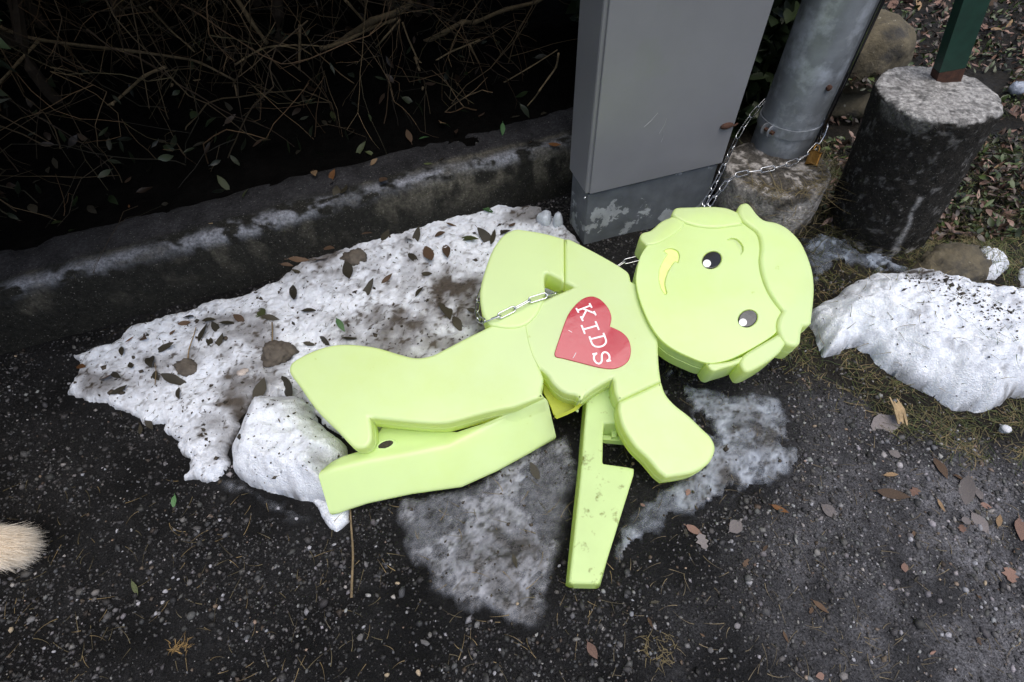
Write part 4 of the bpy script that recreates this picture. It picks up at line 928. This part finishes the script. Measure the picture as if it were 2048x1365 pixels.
# crumbs on the snow: uncountable
n = 3000
U = np.stack([NR.uniform(140, 1180, n), NR.uniform(415, 960, n)], -1); U2 = np.stack([NR.uniform(1640, 2100, 160), NR.uniform(560, 820, 160)], -1); U3 = np.stack([NR.uniform(790, 1600, 900), NR.uniform(760, 1260, 900)], -1); tt_ = NR.random(520); U4 = np.stack([1800 + 190 * tt_ + NR.normal(0, 22, 520), 575 + 95 * tt_ + NR.normal(0, 20, 520)], -1)
U = np.concatenate([U, U2, U3, U4]); pos = []
for k in range(len(U)):
    p = at(*U[k], .03); z = surf_z(p[0], p[1])
    if z > float(ground_z(np.array(p[0]), np.array(p[1]))) + .004 and p[1] < kerb_y(p[0]) - .005: pos.append((p[0], p[1], z + .0005))
pos = np.array(pos); n = len(pos); sz = np.exp(NR.normal(math.log(.0009), .62, n)).clip(.0004, .0055)
V, F, C = merge([rock_template(OCT, .4, k) for k in range(4)], pos, randrot(n, .5), sz[:, None] * NR.uniform(.5, 1.8, (n, 3)) * [1, 1, .6], np.tile([.028, .022, .015], (n, 1)) * NR.uniform(.5, 2.0, (n, 1)))
tag(wobj('debris', V, F, M_stone, col=C), 'crumbs of earth and bark sprinkled over snow and ice', 'debris', kind='stuff')

# ------------------------------------------------------------------ twigs, straw, grass
def twig(px, r0, r1, label, mt=M_bark, lift=.004, name='twig'):
    P = []
    for x, y in px:
        p = at(x, y, .02); z = surf_z(p[0], p[1]); p = at(x, y, z + lift); P.append(p)
    P = catmull(P, 4); V, F = tube(P, np.linspace(r0, r1, len(P)), 6)
    tag(wobj(name, V, F, mt, smooth=True), label, 'twig')
twig([(700, 1012), (703, 1060), (706, 1110), (704, 1160), (703, 1196)], 0.0014, .0020, 'straight brown stick lying on the asphalt below the broken leg')
twig([(375, 728), (378, 700), (388, 670), (392, 655)], .0012, .0008, 'thin twig sticking out of the muddy clod on the snow')
twig([(345, 456), (385, 452), (425, 447)], .0016, .0012, 'short tan twig on the dark kerb top')
twig([(544, 690), (545, 665), (544, 645)], .0016, .0012, 'short stem rising from the flat stone on the snow')
twig([(1800, 587), (1825, 590), (1845, 596)], .0009, .0007, 'fine curved twig on the snow bank', lift=.003)
twig([(310, 770), (312, 740), (309, 725)], .0008, .0006, 'hair-thin stem between leaves at the left of the snow')
twig([(1270, 390), (1285, 378), (1300, 372)], .0008, .0006, 'straw leaning on the cabinet plinth', lift=.04)
b = Bag()
c0, c1 = at(1790, 808, .02), at(1806, 848, .006); ax_ = c1 - c0; sd_ = np.array([-ax_[1], ax_[0], 0]); sd_ /= np.linalg.norm(sd_)
for k in range(7):
    o_ = sd_ * (k - 3) * .0042; a_ = c0 + o_ * R.uniform(.5, 1.0) - ax_ * R.uniform(-.1, .35) + [0, 0, R.uniform(-.002, .004)]; z_ = c1 + o_ * R.uniform(.3, .8) + ax_ * R.uniform(-.3, .15)
    V, F = tube([a_, (a_ + z_) / 2 + [0, 0, .003], z_], [.0010, .0030, .0016], 5); b.add(V, F)
tag(b.obj('wood_chip', M_wood), 'splintered pale wood chip standing beside the large grey leaf', 'wood chip')
def tuft(n, region, lens, cols, spread, rad=.0006, arch=.6):
    Vs = []; Fs = []; Cs = []; k = 0
    for i in range(n):
        p = region()
        if p is None: continue
        L = R.uniform(*lens); a = R.uniform(0, 6.28); el = R.gauss(spread, .35); el = min(1.5, max(.02, el)); c = np.array(R.choice(cols)) * R.uniform(.6, 1.3)
        d = np.array([math.cos(a) * math.cos(el), math.sin(a) * math.cos(el), math.sin(el)]); s = np.array([-d[1], d[0], 0]); s /= np.linalg.norm(s) + 1e-9
        bend = R.uniform(-.5, .5)
        for j in range(5):
            t_ = j / 4; q = np.array(p) + d * L * t_ + np.array([0, 0, -arch * L * t_ * t_ * .7]) + s * bend * L * t_ * t_
            q[2] = max(q[2], p[2] + .0008); wv = rad * (1 - t_ * .8)
            Vs += [q - s * wv, q + s * wv]; Cs += [c, c]
        Fs += [(k + 2 * j, k + 2 * j + 1, k + 2 * j + 3, k + 2 * j + 2) for j in range(4)]; k += 10
    return np.array(Vs), np.array(Fs), np.array(Cs)
def reg(x0, x1, y0, y1, cond=None, zz=0):
    def f():
        for _ in range(20):
            x, y = R.uniform(x0, x1), R.uniform(y0, y1)
            if cond and not cond(x, y): continue
            p = at(x, y, zz); z = surf_z(p[0], p[1]); 
            return (p[0], p[1], z)
        return None
    return f
def gcond(x, y):
    p = at(x, y, 0)
    if float(soil_mask(np.array(p[0]), np.array(p[1]))) < R.uniform(.2, .8): return False
    for x0, y0, r, Z, k in PATCH:
        i, j = int((p[0] - x0) / r), int((p[1] - y0) / r)
        if 0 <= i < Z.shape[0] and 0 <= j < Z.shape[1] and k[i, j]: return R.random() < .03
    if y < 480 and x < 1700: return False
    return float(fbm(np.array(p[0]), np.array(p[1]), 6, 4, 8)) > R.uniform(.25, .65)
parts = [tuft(6000, reg(1560, 2300, 440, 1080, gcond), (.012, .042), [(.075, .085, .022), (.11, .095, .035), (.04, .06, .015), (.20, .15, .075)], .30),
         tuft(4500, reg(1780, 2300, 180, 560, lambda x, y: x > 2000 - (y - 190) * .53), (.012, .045), [(.06, .09, .02), (.10, .12, .03), (.20, .17, .08)], .5),
         tuft(420, reg(1240, 2048, 700, 1365, None), (.008, .030), [(.16, .125, .07), (.09, .07, .04)], .05, .0005),
         tuft(260, reg(0, 1240, 960, 1365, None), (.010, .035), [(.18, .13, .06), (.10, .08, .04)], .05, .0005),
         tuft(380, reg(1840, 1960, 460, 570, None), (.02, .06), [(.20, .16, .08), (.12, .10, .05)], .4, .0005),
         tuft(40, reg(340, 378, 1278, 1305, None), (.006, .014), [(.22, .14, .05)], .3, .0006),
         tuft(60, reg(1290, 1350, 1270, 1330, None), (.008, .018), [(.13, .10, .04)], .4, .0006),
         tuft(160, reg(640, 1100, 480, 700, None), (.006, .022), [(.05, .04, .025)], .05, .0005), tuft(160, reg(200, 700, 600, 860, None), (.006, .022), [(.05, .04, .025)], .05, .0005)]
# straw round the pole footing
def around():
    a = R.uniform(-2.6, .4); r = FR * R.uniform(.7, 1.15); x, y = fc[0] + r * math.cos(a), fc[1] + r * math.sin(a)
    return (x, y, .122 if r < FR else R.uniform(.0, .10))
parts.append(tuft(300, around, (.02, .075), [(.20, .16, .08), (.13, .10, .05)], .35, .0006))
def beside():
    x = R.uniform(.60, .80); return (x, fc[1] + R.uniform(-.15, .25), .0)
parts.append(tuft(700, beside, (.04, .14), [(.10, .085, .04), (.06, .065, .02)], .8, .0007))
b = Bag()
for V, F, C in parts:
    b.V.append(V); b.C.append(C); b.F += [tuple(f + b.n) for f in F]; b.n += len(V)
tag(b.obj('grass', M_grass), 'sparse grass blades and straw on earth and asphalt', 'grass', kind='stuff')
# ivy and ground cover, upper right
n = 6500
P = []
while len(P) < n:
    x, y = R.uniform(1640, 2200), R.uniform(-80, 480)
    if y > 150 and x < 2000 - (y - 190) * .53 and not (1640 < x < 1740 and 200 < y < 460): continue
    p = at(x, y, 0); P.append((p[0], p[1], surf_z(p[0], p[1]) + R.uniform(.002, .02)))
P = np.array(P); cs = np.array([(.035, .055, .015), (.05, .075, .018), (.03, .02, .015), (.05, .028, .018), (.20, .12, .09)])[NR.integers(0, 5, n)] * NR.uniform(.3, 1.3, (n, 1))
V, F, C = merge(LT, P, randrot(n, .6), NR.uniform(.010, .026, n), cs)
tag(wobj('ground_cover', V, F, M_hleaf, col=C), 'dark leaves and low green weeds matted on the earth behind the pillar', 'ground cover', kind='stuff')

# ------------------------------------------------------------------ hedge
hedge = empty('hedge', (-.6, 1.6, .13), 'dark dense hedge with bare tangled twigs above the kerb', 'hedge')
BR_ = [([(-60, 30), (0, 55), (40, 70), (80, 80), (170, 92), (260, 102), (350, 115), (400, 126), (470, 162)], 1.35, 5.5, 3), ([(330, 135), (290, 152), (255, 182), (225, 207), (190, 222), (140, 258), (110, 300), (65, 353)], 1.28, 4.5, 2.2), ([(225, 207), (232, 235), (248, 272)], 1.28, 3.5, 2),
       ([(230, 232), (200, 255), (178, 277)], 1.28, 2.2, 1.5), ([(75, 84), (40, 122), (0, 165), (-40, 205)], 1.33, 4, 3), ([(460, -25), (500, 40), (535, 88)], 1.5, 7, 5), ([(597, 116), (612, 115), (650, 103), (700, 72), (745, 42), (800, 22), (822, 5), (830, -40)], 1.5, 10, 7),
       ([(640, 98), (690, 83), (740, 57), (785, 42), (796, 36)], 1.48, 6, 3), ([(600, 158), (650, 185), (720, 210), (800, 228), (850, 236)], 1.45, 5, 6), ([(600, 50), (599, 120), (598, 170)], 1.42, 4, 3.5), ([(597, 170), (597, 220), (596, 255), (570, 285)], 1.42, 3.5, 2.5), ([(596, 255), (615, 280)], 1.42, 3, 2),
       ([(1117, 108), (1112, 135), (1098, 155), (1080, 180), (1070, 195), (1055, 212)], 1.15, 3, 2), ([(850, 85), (890, 65), (925, 45), (950, 45), (1010, 20), (1075, 3), (1120, -25)], 1.5, 7, 4), ([(880, 268), (872, 285), (850, 300), (840, 312)], 1.22, 3.5, 2), ([(880, 268), (850, 265), (800, 266), (740, 285), (690, 290)], 1.24, 3, 2.5),
       ([(846, 175), (840, 200), (815, 240), (808, 258)], 1.3, 3, 2), ([(340, 165), (400, 163), (450, 165), (500, 163)], 1.38, 5, 4), ([(345, 168), (335, 200), (322, 240)], 1.35, 3, 2), ([(385, 165), (350, 195), (325, 220)], 1.35, 2.5, 2), ([(470, 170), (480, 230), (490, 285)], 1.33, 2.5, 1.8), ([(480, 255), (452, 278)], 1.33, 2.5, 2),
       ([(540, 95), (600, 90), (660, 95)], 1.45, 2, 1.5), ([(300, 15), (340, 60), (380, 95), (410, 128)], 1.5, 2.5, 2), ([(800, 40), (770, 75), (752, 95)], 1.4, 3, 2), ([(805, 45), (822, 90), (848, 130), (900, 105), (960, 80)], 1.42, 2.5, 2), ([(20, 250), (5, 300), (22, 322)], 1.3, 2.2, 1.6), ([(60, 210), (45, 270), (22, 320)], 1.35, 2.2, 1.5),
       ([(470, 130), (520, 100), (560, 92), (600, 100)], 1.4, 2.5, 2), ([(1000, 170), (1060, 135), (1115, 100)], 1.3, 2, 1.5), ([(690, 0), (730, 45)], 1.6, 4, 3), ([(830, 115), (845, 160), (855, 200), (865, 215)], 1.4, 4, 3), ([(940, 90), (960, 130), (990, 175)], 1.4, 2.5, 1.5), ([(100, 135), (130, 140), (165, 150)], 1.4, 2, 1.2), ([(130, 90), (150, 115), (175, 145)], 1.4, 2.2, 1.6)]
for px, Y, w0, w1 in BR_:
    P = catmull([at_depth(x, y, Y + .03 * math.sin(i * 1.7 + x)) for i, (x, y) in enumerate(px)], 4)
    k_ = Y / FPX * 1.12 / 2
    n_ = len(P); kn = 1 + .25 * (np.arange(n_) % 4 == 0)
    V, F = tube(P, np.linspace(w0, w1, n_) * k_ * kn * 1.15, 6); wobj('branch', V, F, M_bark, hedge, True)
b = Bag()
def wander(p, d, L, r, depth):
    n = max(4, int(L / .035)); P = [p]; d = np.array(d) / np.linalg.norm(d)
    for i in range(n):
        d = d + NR.normal(0, .13 if R.random() < .7 else .45, 3) + np.array([0, 0, -.03]); d /= np.linalg.norm(d); P.append(P[-1] + d * L / n)
    P = np.array(P); P[:, 2] = np.maximum(P[:, 2], .115)
    c = np.array(R.choice([(.12, .085, .04), (.17, .10, .045), (.085, .07, .03), (.22, .15, .075)])) * R.uniform(.08, .62)
    V, F = tube(P, np.linspace(r, r * .5, len(P)), 4, cap=False); b.add(V, F, c)
    if depth > 0:
        for _ in range(R.randint(1, 3)):
            i = R.randrange(1, len(P)); q = d + NR.normal(0, .7, 3); wander(P[i], q, L * R.uniform(.3, .7), r * .65, depth - 1)
for i in range(430):
    x = R.uniform(-2.3, .05); y = float(kerb_y(x)) + R.uniform(.22, 1.35)
    if R.random() < .45: wander(np.array([x, y, R.uniform(.35, .6)]), (R.gauss(0, .8), R.gauss(-.3, .5), R.gauss(-.5, .4)), R.uniform(.15, .5), R.uniform(.0007, .0016), 2)
    else: wander(np.array([x, y, .12]), (R.gauss(0, .5), R.gauss(-.1, .4), 1), R.uniform(.2, .5), R.uniform(.0009, .0020), 2)
for i in range(26):                                     # main stems
    x = R.uniform(-2.4, .4); y = float(kerb_y(x)) + R.uniform(.7, 1.4)
    P = [np.array([x, y, .08])]
    for k in range(6): P.append(P[-1] + np.array([R.gauss(0, .03), R.gauss(0, .03), .16]))
    V, F = tube(catmull(P, 3), np.linspace(.014, .007, 19), 7); b.add(V, F, (.03, .02, .012))
tw = b.obj('twigs', M_twig, hedge); tw['kind'] = 'stuff'
# hedge canopy above the frame, overhang drawn out to darken the kerb; dense back
n = 62000
X = NR.uniform(-3.6, .72, n); ky_ = kerb_y(np.clip(X, -2.9, 9)); fr = NR.random(n)
over = .04 + .30 * sstep(-.1, -.7, X)
Yv = ky_ - over + NR.uniform(0, 1.9, n) * 1.0; Zv = NR.uniform(.46, 1.45, n)
bk = fr < .30
Yv[bk] = ky_[bk] + NR.uniform(1.35, 1.95, bk.sum()); Yv[bk] = np.where(X[bk] > .2, NR.uniform(1.22, 1.8, bk.sum()), Yv[bk]); Zv[bk] = NR.uniform(.06, .7, bk.sum())
lf = (fr > .30) & (fr < .42)
X[lf] = NR.uniform(-3.6, -2.1, lf.sum()); Yv[lf] = kerb_y(X[lf]) + NR.uniform(.15, 1.6, lf.sum()); Zv[lf] = NR.uniform(.12, .7, lf.sum())
e_ = 7000  # extra leaves added to blacken the gap between cabinet and pole
X = np.concatenate([X, NR.uniform(.30, .80, e_)]); Yv = np.concatenate([Yv, NR.uniform(1.22, 1.75, e_)]); Zv = np.concatenate([Zv, NR.uniform(.0, .7, e_)])
P = np.stack([X, Yv, Zv], -1)
qx, qy, qz = pj(P); vis = (qz > 0) & (qx > -30) & (qx < 2080) & (qy > -150) & (qy < 1400) & (Zv > .3) & ~((qx > 1200) & (qx < 1600) & (X > .3))
P = P[~vis]; n = len(P)
cs = np.array([(.020, .035, .012), (.028, .045, .014), (.016, .026, .010)])[NR.integers(0, 3, n)] * NR.uniform(.6, 1.3, (n, 1))
lt = [(np.array([(0, -.5, 0), (.21, -.2, .05), (.22, .15, .06), (0, .5, -.04), (-.22, .15, .06), (-.21, -.2, .05)]), np.array([(0, 1, 2, 3), (0, 3, 4, 5)]))]
V, F, C = merge(lt, P, randrot(n, .8), NR.uniform(.045, .075, n), cs)
o = wobj('foliage', V, F, M_hleaf, hedge, col=C); o['kind'] = 'stuff'
# sparse leaves in the twigs
n = 330
X = NR.uniform(-1.9, .15, n); Yv = kerb_y(X) + NR.uniform(.1, .9, n); Zv = NR.uniform(.135, .32, n) ; Zv[:300] = .14 + NR.uniform(0, .03, 300)
cs = np.array([(.035, .055, .02), (.02, .03, .012), (.05, .03, .018)])[NR.integers(0, 3, n)] * NR.uniform(.2, .8, (n, 1))
V, F, C = merge(LT, np.stack([X, Yv, Zv], -1), randrot(n, .7), NR.uniform(.022, .036, n), cs)
o = wobj('leaves', V, F, M_hleaf, hedge, True, C); o['kind'] = 'stuff'

# ------------------------------------------------------------------ dog outside the frame, only its tail and a paw reach in
t0 = at(-40, 1092, .035); tip = at(50, 1096, .03)
dog = empty('dog', (-1.12, .12, 0), 'cream long-haired dog at the left edge, only its fluffy tail end in view', 'dog')
joints = {'rump': (-1.04, .24, .25), 'mid': (-1.13, .05, .27), 'chest': (-1.2, -.14, .27), 'neck': (-1.23, -.24, .34), 'head': (-1.25, -.33, .40), 'muzzle': (-1.26, -.42, .375),
          'hl1': (-.97, .22, .15), 'hl2': (-.93, .27, .08), 'hl3': (-.90, .16, .015), 'hr1': (-1.12, .26, .15), 'hr2': (-1.13, .31, .08), 'hr3': (-1.13, .22, .015),
          'fl1': (-1.13, -.15, .14), 'fl2': (-1.12, -.15, .06), 'fl3': (-1.11, -.19, .015), 'fr1': (-1.27, -.12, .14), 'fr2': (-1.27, -.11, .06), 'fr3': (-1.27, -.15, .015),
          't1': (-.96, .285, .21), 't2': (-.86, .285, .10), 't3': tuple(t0), 't4': tuple(tip)}
ed = [('rump', 'mid'), ('mid', 'chest'), ('chest', 'neck'), ('neck', 'head'), ('head', 'muzzle'), ('rump', 'hl1'), ('hl1', 'hl2'), ('hl2', 'hl3'), ('rump', 'hr1'), ('hr1', 'hr2'), ('hr2', 'hr3'), ('chest', 'fl1'), ('fl1', 'fl2'), ('fl2', 'fl3'), ('chest', 'fr1'), ('fr1', 'fr2'), ('fr2', 'fr3'), ('rump', 't1'), ('t1', 't2'), ('t2', 't3'), ('t3', 't4')]
rad = dict(rump=.085, mid=.09, chest=.10, neck=.07, head=.06, muzzle=.025, hl1=.05, hl2=.03, hl3=.028, hr1=.05, hr2=.03, hr3=.028, fl1=.035, fl2=.026, fl3=.028, fr1=.035, fr2=.026, fr3=.028, t1=.025, t2=.024, t3=.022, t4=.012)
nm = list(joints)
me = bpy.data.meshes.new('body'); me.from_pydata([joints[k] for k in nm], [(nm.index(a), nm.index(b_)) for a, b_ in ed], []); me.materials.append(M_skin)
body = link('body', me); local(body, dog)
md = body.modifiers.new('skin', 'SKIN')
for i, k in enumerate(nm): me.skin_vertices[0].data[i].radius = (rad[k], rad[k]); me.skin_vertices[0].data[i].use_root = (k == 'rump')
body.modifiers.new('sub', 'SUBSURF').levels = 2; body.modifiers['sub'].render_levels = 2
dg = bpy.context.evaluated_depsgraph_get(); dg.update()
ev = bpy.data.meshes.new_from_object(body.evaluated_get(dg)); body.modifiers.clear(); body.data = ev; ev.name = 'body'; ev.materials.clear(); ev.materials.append(M_skin)
for p in ev.polygons: p.use_smooth = True
fv = np.array([v.co for v in ev.vertices]); fnm = np.array([v.normal for v in ev.vertices])
ax_t = tip - t0; ax_t /= np.linalg.norm(ax_t)
tailp = [np.array(joints[k]) for k in ('t1', 't2', 't3', 't4')]
Vs = []; Fs = []; Cs = []; k = 0
def strand(p, d, L, wv, c, droop):
    global k
    s = np.cross(d, [R.gauss(0, 1), R.gauss(0, 1), R.gauss(0, 1)]); s /= np.linalg.norm(s) + 1e-9
    kk = R.uniform(-.3, .3); s2 = np.cross(d, s)
    for j in range(5):
        t_ = j / 4; q = p + d * L * t_ + np.array([0, 0, -droop * L * t_ * t_]) + s2 * kk * L * t_ * t_; q[2] = max(q[2], .004)
        Vs.extend([q - s * wv * (1 - .85 * t_), q + s * wv * (1 - .85 * t_)]); Cs.extend([c, c])
    Fs.extend([(k + 2 * j, k + 2 * j + 1, k + 2 * j + 3, k + 2 * j + 2) for j in range(4)]); k += 10
for i in range(14000):
    u = R.random() ** .7
    if u < .5: p = tailp[1] + (tailp[2] - tailp[1]) * u * 2; dd = tailp[2] - tailp[1]
    else: p = tailp[2] + (tailp[3] - tailp[2]) * (u - .5) * 2; dd = tailp[3] - tailp[2]
    dd = dd / np.linalg.norm(dd); rv = NR.normal(0, 1, 3); rv -= dd * (rv @ dd); rv /= np.linalg.norm(rv)
    d = dd + rv * R.uniform(-.05, .30) + NR.normal(0, .16, 3); d /= np.linalg.norm(d); q_ = R.random() ** .5; p = p - dd * .022 * q_ * q_
    c = np.array([.93, .87, .77]) * R.uniform(.85, 1.05) + np.array([.05, .05, .05]) * R.random()
    strand(p + rv * .027 * q_, d, R.uniform(.014, .026), .00034, c, .18)
cand = np.where(fv[:, 0] < -.93)[0]; idx = cand[NR.integers(0, len(cand), 9000)]
for i in idx:
    p, nn = fv[i], fnm[i]; d = nn * .6 + np.array([.1, .35, -.55]) + NR.normal(0, .2, 3); d /= np.linalg.norm(d)
    c = np.array([.42, .30, .19]) * R.uniform(.7, 1.3); strand(p + NR.normal(0, .006, 3), d, R.uniform(.03, .06), .0011, c, .2)
fo = wobj('fur', np.array(Vs), np.array(Fs), M_fur, dog, False, np.array(Cs)); fo['kind'] = 'stuff'
